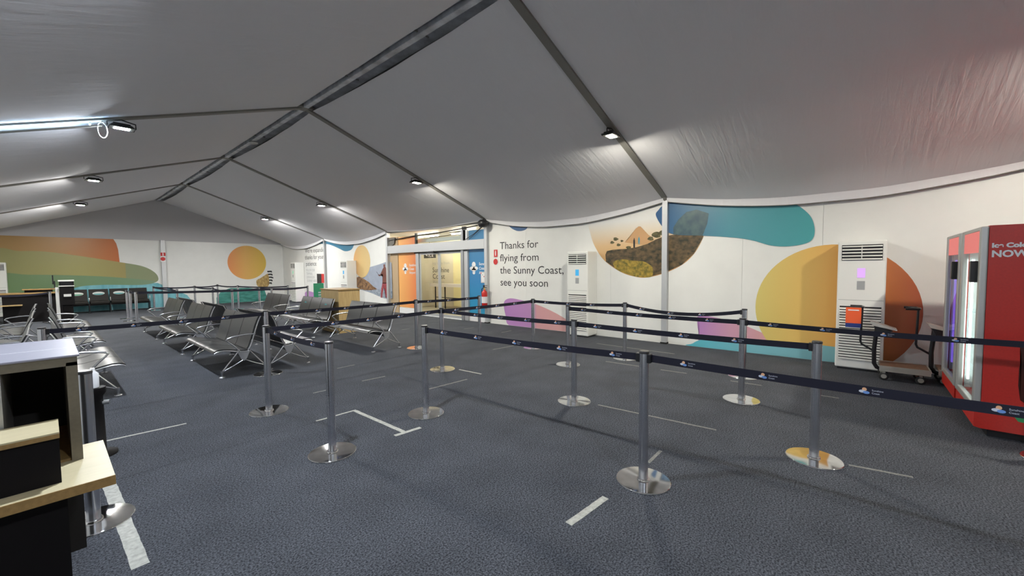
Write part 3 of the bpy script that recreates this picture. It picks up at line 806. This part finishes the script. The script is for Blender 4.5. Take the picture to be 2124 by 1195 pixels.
reuse('white tower air conditioner between expansion notice and orange oval', (XW - .01, 15.85, 0), 0, 'display_cyan')
reuse('white tower air conditioner by the green gable mural', (-1.16, YG - .01, 0), PI / 2, 'display_green')

# ------------------------------------------------------------------ stanchions and belts
H_ST = 0.98
base_b = M('chrome_worn').lathe([(.195, 0), (.197, .004), (.195, .009), (.191, .011)], n=56)
base_b.lathe([(.191, .011), (.050, .0135)], n=56, smooth=False).lathe([(.046, .013), (.044, .024), (.036, .026)], n=32)
base_me = base_b.mesh('base')
post_me = M('steel_post').lathe([(.034, .02), (.034, .965)], n=32).mesh('post')
cap_me = M('black_plastic').lathe([(.0365, .895), (.0365, .900), (.0368, .968), (.036, .978), (.03, .98)], n=32).mesh('cap')
collar_me = M('black_plastic').lathe([(.0362, .962), (.0362, .975), (.032, .98)], n=32).mesh('cap')
clip_me = M('black_plastic').rbox((.026, -.020, .895), (.056, .020, .962), .006).mesh('belt_clip')
txt1 = text_mesh('Sunshine', .013, 'logo_white'); txt2 = text_mesh('Coast', .013, 'logo_white')
def logo_mesh():
    b = M('logo_peach')
    ell = lambda cx, cz, rx, rz, n=10: [(cx + rx * math.cos(a), 0, cz + rz * math.sin(a)) for a in [2 * PI * k / n for k in range(n)]]
    b.poly(ell(-.020, .008, .010, .010), 'logo_peach')
    b.poly([(x, -.0002, z) for x, y, z in ell(-.028, -.004, .015, .008)], 'logo_white')
    b.poly([(x, -.0004, z) for x, y, z in ell(-.012, -.008, .014, .008)], 'logo_blue')
    for me, dz in ((txt1, .003), (txt2, -.012)):
        b.add([(v.co.x + .010, 0, v.co.y + dz) for v in me.vertices], [tuple(p.vertices) for p in me.polygons], 'logo_white')
    return b.mesh('logo_print')
LOGO = logo_mesh()
ST = {}
def stanchion(key, x, y, label, group=None):
    t = thing('belt_stanchion', label, 'stanchion', (x, y, 0), 0, group)
    obj('base', base_me, t); obj('post', post_me, t); obj('cap', collar_me, t)
    ST[key] = t; return t
def belt(a, b, sag=.012, logos=True, far=False):
    ta, tb = ST[a], ST[b]
    pa, pb = ta.location.copy(), tb.location.copy()
    d = pb - pa; L = d.length; u = d / L; ang = math.atan2(d.y, d.x)
    for t, an in ((ta, ang), (tb, ang + PI)):
        c = obj('belt_clip', clip_me, t); c.rotation_euler = (0, 0, an)
    n = 14; hw = .0265; th = .0012
    p0, p1 = .05, L - .05
    vs = []; nr = Vector((-u.y, u.x, 0)) * th
    for i in range(n + 1):
        s = p0 + (p1 - p0) * i / n; q = i / n
        z = .930 - sag * 4 * q * (1 - q)
        c = Vector((u.x * s, u.y * s, 0))
        for sg in (1, -1):
            vs += [c + nr * sg + Vector((0, 0, z - hw)), c + nr * sg + Vector((0, 0, z + hw))]
    fs = []
    for i in range(n):
        o = i * 4
        fs += [(o, o + 4, o + 5, o + 1), (o + 3, o + 7, o + 6, o + 2), (o + 1, o + 5, o + 7, o + 3), (o, o + 2, o + 6, o + 4)]
    bo = M('belt').add(vs, fs).build('belt', ta)
    if logos:
        s = .30
        vis = Vector((-u.y, u.x, 0))
        mid = pa + d * .5
        face = 1 if vis.dot(CAM - mid) > 0 else -1
        while s < L - .15:
            q = (s - p0) / (p1 - p0); z = .930 - sag * 4 * q * (1 - q)
            for fc in (1, -1):
                lo = obj('logo_print', LOGO, bo)
                nn = vis * fc                       # outward side; mesh front looks along -y
                xd = Vector((0, 0, 1)).cross(nn)
                m = Matrix((xd, -nn, Vector((0, 0, 1)))).transposed().to_4x4()
                m.translation = Vector((u.x * s, u.y * s, z)) + nn * (th + .0006)
                lo.matrix_local = m
            s += .47
    return bo
near = [('A', 1.57, 3.44, 'chrome stanchion ending a short belt from the seating row posts'),
        ('B', 2.85, 1.18, 'chrome stanchion in the foremost lane, straight beside torn yellowed tape'),
        ('C', 4.07, .24, 'chrome stanchion with base mirroring the orange mural, ending second lane belt'),
        ('D', 2.68, 3.58, 'chrome stanchion starting the foremost lane belt, beside the tape corner'),
        ('E1', 1.59, 5.02, 'chrome stanchion where two belts meet in front of beam seats'),
        ('E2', 2.18, 6.86, 'chrome stanchion close against the legs of the middle beam seats'),
        ('F', 4.04, 4.95, 'chrome stanchion with three belts in the middle of the queue'),
        ('G', 4.82, 6.70, 'chrome stanchion whose base mirrors the orange door panel'),
        ('H', 4.05, 2.53, 'chrome stanchion joining two second lane belts, mirroring cyan display'),
        ('I', 5.53, 3.57, 'chrome stanchion starting the third lane belt toward fridges'),
        ('J', 6.28, 4.87, 'chrome stanchion before the purple shape under farewell lettering'),
        ('K', 6.51, 3.04, 'chrome stanchion between lettering air conditioner and landscape print'),
        ('L', 6.50, 1.22, 'chrome stanchion ending the sagging belt before yellow circle mural'),
        ('M', 5.34, 1.02, 'chrome stanchion joining the belt that passes the luggage trolleys'),
        ('N', 6.36, 6.46, 'chrome stanchion in front of the blue door panel'),
        ('P', .135, 3.66, 'chrome stanchion right beside the wooden counter'),
        ('Q', -.05, 6.92, 'chrome stanchion at the end of back to back seats behind counter'),
        ('X1', 2.87, -1.25, 'chrome stanchion at the open end of the foremost lane'),
        ('X2', 5.22, -1.25, 'chrome stanchion beside the red fridge side panel')]
for k, x, y, l in near: stanchion(k, x, y, l)
for a, b, s in (('D', 'B', .012), ('B', 'X1', .012), ('E1', 'A', .02), ('E1', 'F', .012), ('F', 'H', .012), ('H', 'C', .012), ('E2', 'G', .012), ('G', 'N', .008), ('F', 'J', .01), ('J', 'K', .02), ('K', 'L', .085), ('I', 'M', .015), ('M', 'X2', .012), ('Q', 'E2', .012)):
    belt(a, b, s)
far_px = dict(a=(318, 594), b=(403.5, 593), c=(451, 590), d=(493, 592), e=(367, 600), f=(441, 596), g=(481, 599), h=(537, 596), i=(563, 597.5), j=(597, 592), k=(638, 593), l=(262, 601), m=(269, 603), n=(281, 605), o=(103, 604.4))
for k, (u, v) in far_px.items():
    p = on_z(u, v, H_ST)
    lab, gr = ('one of three chrome stanchions clustered before the padded seat row', 'stanchions by the padded seat row') if k in 'lmn' else ('slim chrome stanchion in the far queue before the gable wall', 'stanchions of the far queue')
    if k == 'o': lab, gr = 'chrome stanchion at the kiosk end of the service desk', None
    stanchion('f' + k, p.x, p.y, lab, gr)
stanchion('fz', -1.25, 19.2, 'chrome stanchion at the far end of the service desk belt')
for a, b, s in (('a', 'b', .03), ('b', 'c', .03), ('c', 'd', .03), ('a', 'e', .02), ('b', 'f', .03), ('f', 'g', .05), ('m', 'g', .02), ('n', 'i', .02), ('i', 'k', .03), ('d', 'j', .03), ('g', 'h', .02), ('h', 'k', .03), ('l', 'm', .01), ('m', 'n', .01), ('o', 'z', .05)):
    belt('f' + a, 'f' + b, s, logos=False)

# ------------------------------------------------------------------ beam seats
def shell(profile, y0, y1, th, mat):
    """curved sheet from an x,z profile, thick th, between y0 and y1"""
    n = len(profile); P = [Vector((x, 0, z)) for x, z in profile]
    off = []
    for i in range(n):
        t = (P[min(i + 1, n - 1)] - P[max(i - 1, 0)]).normalized()
        off.append(Vector((-t.z, 0, t.x)) * -th)
    vs = []
    for y in (y0, y1):
        vs += [(p.x, y, p.z) for p in P] + [((p + o).x, y, (p + o).z) for p, o in zip(P, off)]
    b = M(mat)
    N = 2 * n
    top = [(i, i + 1, N + i + 1, N + i) for i in range(n - 1)]
    bot = [(n + i, N + n + i, N + n + i + 1, n + i + 1) for i in range(n - 1)]
    b.add(vs, top + bot, mat, True)
    sides = [(i, n + i, n + i + 1, i + 1) for i in range(n - 1)] + [(N + i, N + i + 1, N + n + i + 1, N + n + i) for i in range(n - 1)]
    sides += [(0, N, N + n, n), (n - 1, 2 * n - 1, N + 2 * n - 1, N + n - 1)]
    b.add(vs, sides, mat, False)
    return b
SEAT_P = [(-.385, .372), (-.375, .392), (-.35, .408), (-.31, .417), (-.25, .418), (-.18, .406), (-.10, .388), (-.03, .374), (.03, .368), (.065, .372)]
BACK_P = [(.055, .375), (.078, .41), (.10, .47), (.122, .54), (.145, .62), (.172, .71), (.20, .79), (.228, .85), (.240, .872)]
def seat_unit(label, loc, rz, group):
    t = thing('beam_seat', label, 'seating', loc, rz, group)
    W = 1.77; n = 3; w = W / n
    seat_me = shell(SEAT_P, -w / 2 + .009, w / 2 - .009, .014, 'seat_shell').mesh('seat')
    back_me = shell(BACK_P, -w / 2 + .009, w / 2 - .009, -.014, 'seat_shell').mesh('backrest')
    for k in range(n):
        y = -W / 2 + w * (k + .5)
        obj('seat', seat_me, t, (0, y, 0)); obj('backrest', back_me, t, (0, y, 0))
    M('black_plastic').box((-.045, -W / 2, .27), (.045, W / 2, .335)).build('beam', t)
    for s in (-1, 1):
        y = s * (W / 2 + .018)
        f = M('seat_metal')
        f.tube([(x, y, z - .024) for x, z in SEAT_P[1:]] + [(.075, y, .385)], .0095, n=8)
        f.tube([(.06, y, .36)] + [(x + .014, y, z) for x, z in BACK_P[1:]], .0105, n=8)
        f.build('side_frame', t)
        M('seat_metal').tube([(.165, y, .60), (.08, y, .607), (-.03, y, .602), (-.14, y, .588), (-.20, y, .572), (-.222, y, .552), (-.20, y, .525), (-.13, y, .455), (-.06, y, .37), (-.05, y, .345)], .0125, n=8).build('armrest', t)
        M('seat_plate').prism([(-.085, y - .006, .352), (.085, y - .006, .352), (.035, y - .006, .235), (0, y - .006, .205), (-.035, y - .006, .235)], (0, .012, 0)).build('leg_plate', t)
        for q in (-1, 1):
            l = M('seat_metal').tube([(q * .082, y, .345), (q * .285, y, .085)], .0115, n=8)
            l.tube([(q * .02, y, .215), (q * .14, y, .15), (q * .285, y, .085)], .0095, n=8)
            l.lathe([(.018, .10), (.018, .06), (.013, .05), (.013, .012)], n=10, c=(q * .292, y, 0))
            lo = l.build('leg', t)
            M('seat_metal').lathe([(.040, 0), (.040, .006), (.015, .014)], n=16, c=(q * .292, y, 0)).build('foot', lo)
    return t
seat0 = seat_unit('x', (0, 0, 0), 0, None)
used = [False]
def place_seat(x, y, rz, label, group):
    if not used[0]:
        used[0] = True; seat0.location = (x, y, 0); seat0.rotation_euler = (0, 0, rz); seat0['label'] = label; seat0['group'] = group; return seat0
    return dup(seat0, (x, y, 0), rz, label, group)
G1, G2, G3 = 'three seat benches by the counter', 'three seat benches down the middle', 'three seat benches by the podium'
yc = [7.17 + .885, 9.80 + .885, 12.45 + .885]
pos = ['end unit next to the queue stanchions', 'second unit from the queue stanchions', 'third unit, toward the gable wall']
for i, y in enumerate(yc):
    place_seat(1.95, y, 0, 'middle bench facing the counter, back to back, ' + pos[i], G2)
    place_seat(2.60, y, PI, 'middle bench facing the sliding doors, back to back, ' + pos[i], G2)
    place_seat(.26, y + .06, PI, 'bench behind the counter facing the middle aisle, ' + pos[i], G1)
    place_seat(-.40, y + .06, 0, 'bench behind the counter facing away from aisle, ' + pos[i], G1)
for i, y in enumerate([7.07 + .885, 9.72 + .885, 12.4 + .885]):
    place_seat(4.36, y, 0, 'three seat bench with backs to the sliding doors, ' + ['beside the oak podium base', 'hiding the oak podium corner', 'beyond the oak podium'][i], G3)
# printed clings on the second podium bench
t = [o for o in bpy.data.objects if o.name.startswith('beam_seat') and abs(o.location.x - 4.36) < .01 and abs(o.location.y - 10.605) < .01][0]
for yy, m2 in ((.59, 'yellow_print'), (-.59, 'teal_print')):
    for k, (dy, dz, r, m) in enumerate(((0, .0, .09, 'teal_print'), (.05, -.07, .06, m2))):
        P = [(.142 + .25 * (dz + r * math.sin(a)) - .0165 - .002 * k + .02, yy + dy + r * math.cos(a), .66 + dz + r * math.sin(a)) for a in [2 * PI * i / 16 for i in range(16)]]
        M(m).poly(P).build('printed_cling', t)

# four dark seats with head covers against the gable
ROWX = [.78, 1.36, 1.94, 2.52]
t = thing('padded_seat_row', 'row of four dark padded seats with oval head covers under mural', 'seating', (0, 22.55, 0))
for k, x in enumerate(ROWX):
    M('dark_board').rbox((x - .27, -.30, .34), (x + .27, .22, .46), .03).build('seat', t)
    bk = M('dark_board').prism([(x - .27, .16, .44), (x - .27, .26, .44), (x - .27, .40, .90), (x - .27, .30, .90)], (.54, 0, 0)).build('backrest', t)
    if k < 3:
        P = [(x + .17 * math.cos(a), .262 + .045 * math.sin(a) * .3, .735 + .065 * math.sin(a)) for a in [2 * PI * i / 20 for i in range(20)]]
        M('head_cover').prism(P, (0, -.02, 0)).build('head_cover', bk)
        P = [(x + .15 * math.cos(a), .238 + .012 * math.sin(a), .725 + .045 * math.sin(a)) for a in [2 * PI * i / 20 for i in range(20)]]
        M('teal_print' if k else 'green_sign').poly([(p[0], p[1] - .001, p[2]) for p in P][10:] + [(p[0], p[1] - .001, p[2]) for p in P][:1]).build('cover_print', bk)
for x in [ROWX[0] - .29] + [v + .29 for v in ROWX]:
    M('seat_metal').tube([(x, .20, .60), (x, -.20, .60), (x, -.24, .57), (x, -.22, .44)], .012, n=8).build('armrest', t)
    if x in (ROWX[0] - .29, ROWX[3] + .29) or True:
        M('black_plastic').box((x - .015, -.22, .02), (x + .015, .2, .36)).build('leg', t)
        M('black_plastic').box((x - .03, -.28, 0), (x + .03, .24, .02)).build('foot', t)
M('black_plastic').box((ROWX[0] - .29, -.04, .28), (ROWX[3] + .29, .04, .34)).build('beam', t)

# ------------------------------------------------------------------ oak podium and green sign
t = thing('podium', 'light oak boxed podium standing behind the beam seats', 'podium', (5.0, 10.22, 0))
M('oak').box((-.26, -.48, .0), (.26, -.46, 1.07)).box((-.28, -.48, 0), (-.26, .48, 1.07)).box((.26, -.48, 0), (.28, .48, 1.07)).build('cabinet', t)
M('oak').box((-.26, -.46, .30), (.26, .46, .32)).build('shelf', t)
M('wood_edge').rbox((-.30, -.50, 1.07), (.30, .50, 1.10), .004).build('top', t)
p, q = on_y(650, 588, 11.6), on_y(672.5, 632, 11.6)
t = thing('green_sign_stand', 'green upright sign panel with pale print behind oak podium', 'sign', ((p.x + q.x) / 2, 11.6, 0))
w = (q.x - p.x) / 2
M('green_sign').rbox((-w, -.012, .35), (w, .012, p.z), .004).build('panel', t)
for k in range(9):
    zz = p.z - .28 - .07 * k
    M('logo_white').box((-.02, -.0135, zz), (.10 - .02 * (k % 3), -.0125, zz + .035)).build('print_line', t)
M('aluminium').tube([(0, .02, .02), (0, .02, .6)], .015, n=8).build('pole', t)
M('aluminium').lathe([(.16, 0), (.16, .012), (.03, .02)], n=24).build('base', t)

# ------------------------------------------------------------------ check-in desk and kiosk by the gable
dk = on_z(62, 607, .92)
t = thing('service_desk', 'dark service desk with wooden top before the green mural', 'desk', (-.25, 20.3, 0))
M('wood_edge').rbox((-.75, -.35, .90), (.80, .35, .94), .006).build('top', t)
M('black_board').box((-.65, -.28, 0), (.70, .28, .90)).build('cabinet', t)
M('oak').box((-.70, -.50, .55), (-.25, -.28, .58)).build('shelf', t)
M('wood_edge').rbox((-.25, -.1, 1.02), (.45, .3, 1.05), .006).build('riser_top', t)
M('black_board').box((-.2, -.05, .94), (.4, .28, 1.02)).build('riser', t)
t = thing('desk_monitor', 'small dark monitor on a stalk above the service desk', 'monitor', (.20, 20.35, 1.05))
M('screen_black').rbox((-.05, -.16, .14), (-.02, .16, .44), .006).build('screen', t)
M('black_plastic').tube([(0, 0, .01), (0, 0, .25)], .018, n=8).build('stalk', t)
M('black_plastic').rbox((-.09, -.09, 0), (.09, .09, .012), .004).build('base', t)
t = thing('kiosk', 'tall dark kiosk with white frame between desk and seat row', 'kiosk', (.42, 18.9, 0))
M('kiosk_white').rbox((-.23, -.02, 0), (-.15, .06, 1.12), .008).build('leg', t)
M('black_board').rbox((-.14, -.05, .55), (.17, .30, 1.30), .01).build('body', t)
M('kiosk_white').box((-.16, -.06, 1.30), (.18, .30, 1.34)).box((-.16, -.06, 1.14), (.18, -.04, 1.17)).build('frame', t)
M('screen_black').box((-.12, -.062, 1.18), (.14, -.05, 1.29)).build('screen', t)
M('black_board').rbox((-.10, .0, .02), (.13, .25, .55), .01).build('pedestal', t)
M('kiosk_white').box((-.06, -.07, .82), (.10, -.05, .90)).build('slot', t)
M('black_plastic').box((-.20, -.1, 0), (.2, .32, .02)).build('foot_plate', t)

# ------------------------------------------------------------------ wooden counter at the left edge
t = thing('service_counter', 'wooden service counter with raised grey top and open cubby', 'counter', (0, 0, 0))
M('maple_top').box((-1.25, 2.335, .728), (.155, 2.87, .75)).build('worktop', t)
M('wood_edge').box((-1.25, 2.33, .712), (.156, 2.335, .751)).box((-1.25, 2.335, .712), (.155, 2.87, .728)).build('worktop_edge', t)
# hutch
x0, x1, y0, y1, z0, z1 = -1.20, .078, 2.65, 3.30, .75, 1.227
hu = M('taupe_edge')
hu.box((x1 - .035, y0, z0), (x1, y1, z1 - .03)).build('hutch_side', t)
M('taupe_edge').box((x0, y0, z1 - .045), (x1, y1, z1 - .006)).build('hutch_head', t)
M('grey_laminate').rbox((x0 - .01, y0 - .01, z1 - .006), (x1 + .008, y1 + .02, z1 + .004), .003).build('counter_top', t)
M('print_white').box((x0, y0 + .26, z1 + .004), (x1, y0 + .265, z1 + .0045)).build('counter_scratch', t)
M('dark_board').box((x0, y1 - .03, z0), (x1 - .035, y1 - .01, z1 - .045)).build('hutch_back', t)
M('fridge_silver').box((-.165, y0, z0), (-.138, y1 - .03, z1 - .045)).build('hutch_divider', t)
M('wood_edge').box((x0, y0 + .02, z0), (x1 - .035, y1 - .03, z0 + .012)).build('hutch_floor', t)
# lower cabinet and front panel
M('black_board').box((-1.18, 2.45, .04), (.02, 3.36, .712)).build('cabinet', t)
M('black_board').box((-1.20, 2.87, .712), (.04, 3.36, .75)).build('cabinet_rail', t)
M('dark_board').box((-1.22, 3.36, 0.0), (.09, 3.40, 1.18)).build('front_panel', t)
M('black_board').box((-1.15, 2.5, 0), (-.05, 3.3, .04)).build('plinth', t)
t = thing('riser_box', 'black box with pale wooden lid standing on the counter worktop', 'box', (0, 0, 0))
M('black_board').box((-.62, 2.42, .75), (.008, 2.62, .938)).build('body', t)
M('maple_top').box((-.64, 2.40, .956), (.010, 2.625, .962)).build('lid', t)
M('wood_edge').box((-.64, 2.40, .938), (.010, 2.625, .956)).build('lid_edge', t)

# sanitiser post behind the counter
p = on_z(203, 945, 0)
t = thing('sanitiser_stand', 'black pedestal with white pump bottle behind the counter', 'stand', (p.x, p.y, 0))
M('black_board').lathe([(.13, 0), (.13, .02), (.06, .03), (.055, .52), (.075, .55), (.075, .60)], n=24).build('pedestal', t)
M('sanitiser_white').lathe([(.035, .60), (.037, .61), (.037, .72), (.02, .74), (.015, .745), (.015, .77)], n=20).build('bottle', t)
M('seat_metal').tube([(0, 0, .46), (.09, -.03, .46)], .02, n=8).build('knob', t)

# ------------------------------------------------------------------ drinks fridges
def fridge(label, xa, xb, side_text, led, header):
    ya, yb, zt = -.84, -1.56, 1.94
    t = thing('drinks_fridge', label, 'fridge', (0, 0, 0))
    b = M('fridge_red')
    b.box((xa, yb, .07), (xa + .04, ya - .05, zt)).box((xb - .04, yb, .07), (xb, ya - .05, zt))
    b.box((xa + .04, yb, .07), (xb - .04, yb + .04, zt)).box((xa + .04, yb + .04, zt - .05), (xb - .04, ya - .05, zt)).box((xa + .04, yb + .04, .07), (xb - .04, ya - .05, .26))
    b.build('cabinet', t)
    M('fridge_inside').box((xa + .04, yb + .04, .26), (xb - .04, yb + .05, zt - .05)).box((xa + .04, yb + .05, .26), (xa + .046, ya - .06, zt - .05)).box((xb - .046, yb + .05, .26), (xb - .04, ya - .06, zt - .05)).build('inner_lining', t)
    for k in range(5):
        M('fridge_silver').box((xa + .05, yb + .06, .34 + .25 * k), (xb - .05, ya - .12, .35 + .25 * k)).build('shelf', t)
    for x in (xa + .10, xb - .10):
        M(led).box((x - .018, ya - .085, .36), (x + .018, ya - .07, 1.64)).build('light_tube', t)
    f = M('fridge_silver')
    f.rbox((xa, ya - .05, .22), (xa + .075, ya, zt - .005), .012).rbox((xb - .075, ya - .05, .22), (xb, ya, zt - .005), .012)
    f.rbox((xa + .075, ya - .05, 1.90), (xb - .075, ya - .005, zt - .005), .006).rbox((xa + .075, ya - .05, .22), (xb - .075, ya - .005, .28), .006)
    d = f.build('door', t)
    M('glass').box((xa + .075, ya - .03, .28), (xb - .075, ya - .024, 1.70)).build('glass_pane', d)
    M(header).box((xa + .075, ya - .04, 1.70), (xb - .075, ya - .012, 1.90)).build('header_sign', d)
    M('black_plastic').rbox((xa + .08, ya - .01, 1.42), (xa + .15, ya + .045, 1.62), .01).build('handle', d)
    M('fridge_red').prism([(xa, ya - .05, .07), (xa, ya - .01, .08), (xa, ya - .01, .22), (xa, ya - .05, .22)], (xb - xa, 0, 0)).build('kick_plate', t)
    M('black_plastic').box((xa + .04, yb + .05, 0), (xb - .04, ya - .10, .07)).build('plinth', t)
    return t
f1 = fridge('red drinks fridge with white slogan on its side', 5.60, 6.52, True, 'fridge_led', 'fridge_header')
for s, u, v, size, w in (('Ice Cold', 2057, 513.5, .055, .20), ('NOW', 2056, 533, .082, .215)):
    p = on_x(u, v, 5.598)
    o = obj('lettering', text_mesh(s, size, 'print_white', bold=.003, width=w), f1); orient(o, (5.5975, p.y, p.z), (0, -1, 0), (0, 0, 1))
P = [on_x(u, v, 5.597) for u, v in ((2116, 720), (2119, 745), (2114, 765), (2112, 800), (2116, 830), (2124, 836), (2150, 836), (2150, 720))]
M('soda_brown').poly([(5.5975, p.y, p.z) for p in P]).build('bottle_print', f1)
P = [on_x(u, v, 5.597) for u, v in ((2102, 863), (2112, 861), (2150, 866), (2150, 884), (2112, 875))]
M('green_plastic').poly([(5.5975, p.y, p.z) for p in P]).build('leaf_print', f1)
f2 = fridge('pale framed drinks fridge beyond the red one, lit violet', 6.62, 7.50, False, 'fridge_violet', 'fridge_header')

# ------------------------------------------------------------------ luggage trolleys
def trolley(label, loc):
    t = thing('luggage_trolley', label, 'trolley', loc)
    # deck runs along -y from the upright at y = 0
    M('deck_brown').rbox((-.20, -.52, .165), (.20, -.04, .20), .006).build('deck', t)
    M('deck_rim').box((-.215, -.53, .13), (-.20, -.03, .205)).box((-.20, -.53, .13), (.20, -.515, .205)).box((.20, -.53, .13), (.215, -.03, .205)).build('deck_rim', t)
    M('black_plastic').tube([(0, -.30, .115), (0, -.06, .115), (0, -.01, .135), (0, .02, .19), (0, .025, .40), (0, .0, .74)], .026, n=10).build('upright', t)
    M('black_plastic').tube([(0, .02, .36), (0, .16, .45), (0, .175, .49), (0, .165, .92), (0, .165, .97)], .014, n=8).build('stay', t)
    M('black_plastic').tube([(-.14, .30, .985), (-.14, .17, .985), (0, .15, .985), (.14, .17, .985), (.14, .30, .985)], .016, n=8).build('handle', t)
    M('tray_white').prism([(-.12, .08, .80), (-.12, -.20, .70), (-.12, -.20, .685), (-.12, .05, .74)], (.24, 0, 0)).build('tray', t)
    M('black_plastic').prism([(-.10, .04, .735), (-.10, -.16, .675), (-.10, -.02, .60)], (.20, 0, 0)).build('tray_bracket', t)
    for x, y in ((-.16, -.44), (.16, -.44), (-.16, -.08), (.16, -.08)):
        w = M('black_rubber').lathe([(.02, -.016), (.052, -.016), (.055, 0), (.052, .016), (.02, .016)], n=20, axis='x', c=(x, y, .055)).build('wheel', t)
        M('deck_rim').lathe([(.03, -.018), (.03, .018)], n=14, axis='x', c=(x, y, .055)).build('hub', w)
        M('deck_rim').box((x - .022, y - .015, .10), (x + .022, y + .015, .135)).build('caster_fork', t)
    M('black_plastic').box((-.19, -.50, .13), (.19, -.06, .155)).build('chassis', t)
    return t
tr1 = trolley('luggage trolley with orange card on its handle beside white air conditioner', (7.66, -.22, 0))
tr2 = trolley('empty luggage trolley pushed in between fridges and first trolley', (7.80, -.80, 0))
c = thing('hanging_card', 'orange card with navy foot hanging on trolley handle', 'sign', (7.50, -.22 + .26, .0))
M('orange_card').box((-.003, -.085, .76), (.003, .085, .985)).build('card', c)
M('navy_card').box((-.0035, -.085, .70), (.0035, .085, .76)).build('footer', c)
M('print_white').box((-.005, -.06, .94), (-.0032, .06, .955)).build('print_line', c)

# ------------------------------------------------------------------ tape on the carpet
def tape(x0, y0, x1, y1, w, label, mat='tape_white', group=None, lines=False):
    d = Vector((x1 - x0, y1 - y0, 0)); L = d.length; u = d / L; n = Vector((-u.y, u.x, 0)) * w / 2
    k = max(2, int(L / .04)); vs = []
    rnd = random.Random(int(x0 * 1000 + y0 * 77))
    for i in range(k + 1):
        p = Vector((x0, y0, 0)) + d * (i / k)
        j = (rnd.random() - .5) * .004
        vs += [p + n + n.normalized() * j + Vector((0, 0, .0012)), p - n + n.normalized() * j + Vector((0, 0, .0012)), p + n + n.normalized() * j, p - n + n.normalized() * j]
    fs = []
    for i in range(k):
        o = 4 * i
        fs += [(o, o + 1, o + 5, o + 4), (o, o + 4, o + 6, o + 2), (o + 1, o + 3, o + 7, o + 5)]
    o = M(mat).add(vs, fs).build('floor_tape')
    tag(o, label, 'tape', group)
    return o
tape(2.06, 1.33, 2.47, 1.29, .05, 'torn yellowed tape strip in front of the foremost stanchion')
tape(2.12, 3.33, 2.40, 3.30, .045, 'short tape strip crossing the end of the tape corner')
tape(2.22, 4.27, 2.23, 3.34, .045, 'long worn tape strip running from tape corner to crossing strip', 'tape_white')
tape(1.80, 4.30, 2.24, 4.29, .03, 'thin tape strip forming the tape corner behind the short belt')
tape(.28, 5.35, .90, 5.30, .03, 'thin white tape strip leading away from the sanitiser pedestal')
tape(.245, 4.28, .27, 2.91, .075, 'wide white tape strip running beneath the counter stanchion base')
tape(4.20, 4.74, 4.23, 4.27, .03, 'white tape strip leading from the three belt stanchion base')
GT, LT = 'faint tape marks on the carpet', 'faint narrow tape mark on the carpet among the queue lanes'
for a in ((2.20, 5.31, 2.40, 5.31), (2.89, 5.34, 3.24, 5.30), (3.26, 4.28, 3.90, 4.23), (3.14, 1.26, 3.42, 1.26), (4.12, 2.25, 4.20, 1.01), (6.15, 2.28, 6.17, 1.90), (6.15, 1.31, 6.16, .94), (3.01, 6.34, 3.31, 6.34), (7.45, 4.1, 7.42, 2.5), (7.13, 7.82, 7.45, 7.78), (6.05, 9.04, 6.28, 9.03), (5.65, 5.38, 6.20, 5.32), (6.13, .32, 6.14, .14), (7.29, 6.64, 7.66, 6.64), (4.12, .02, 4.18, -.35), (6.12, 3.2, 6.15, 2.6)):
    tape(*a, .028, LT, 'tape_faded', GT)
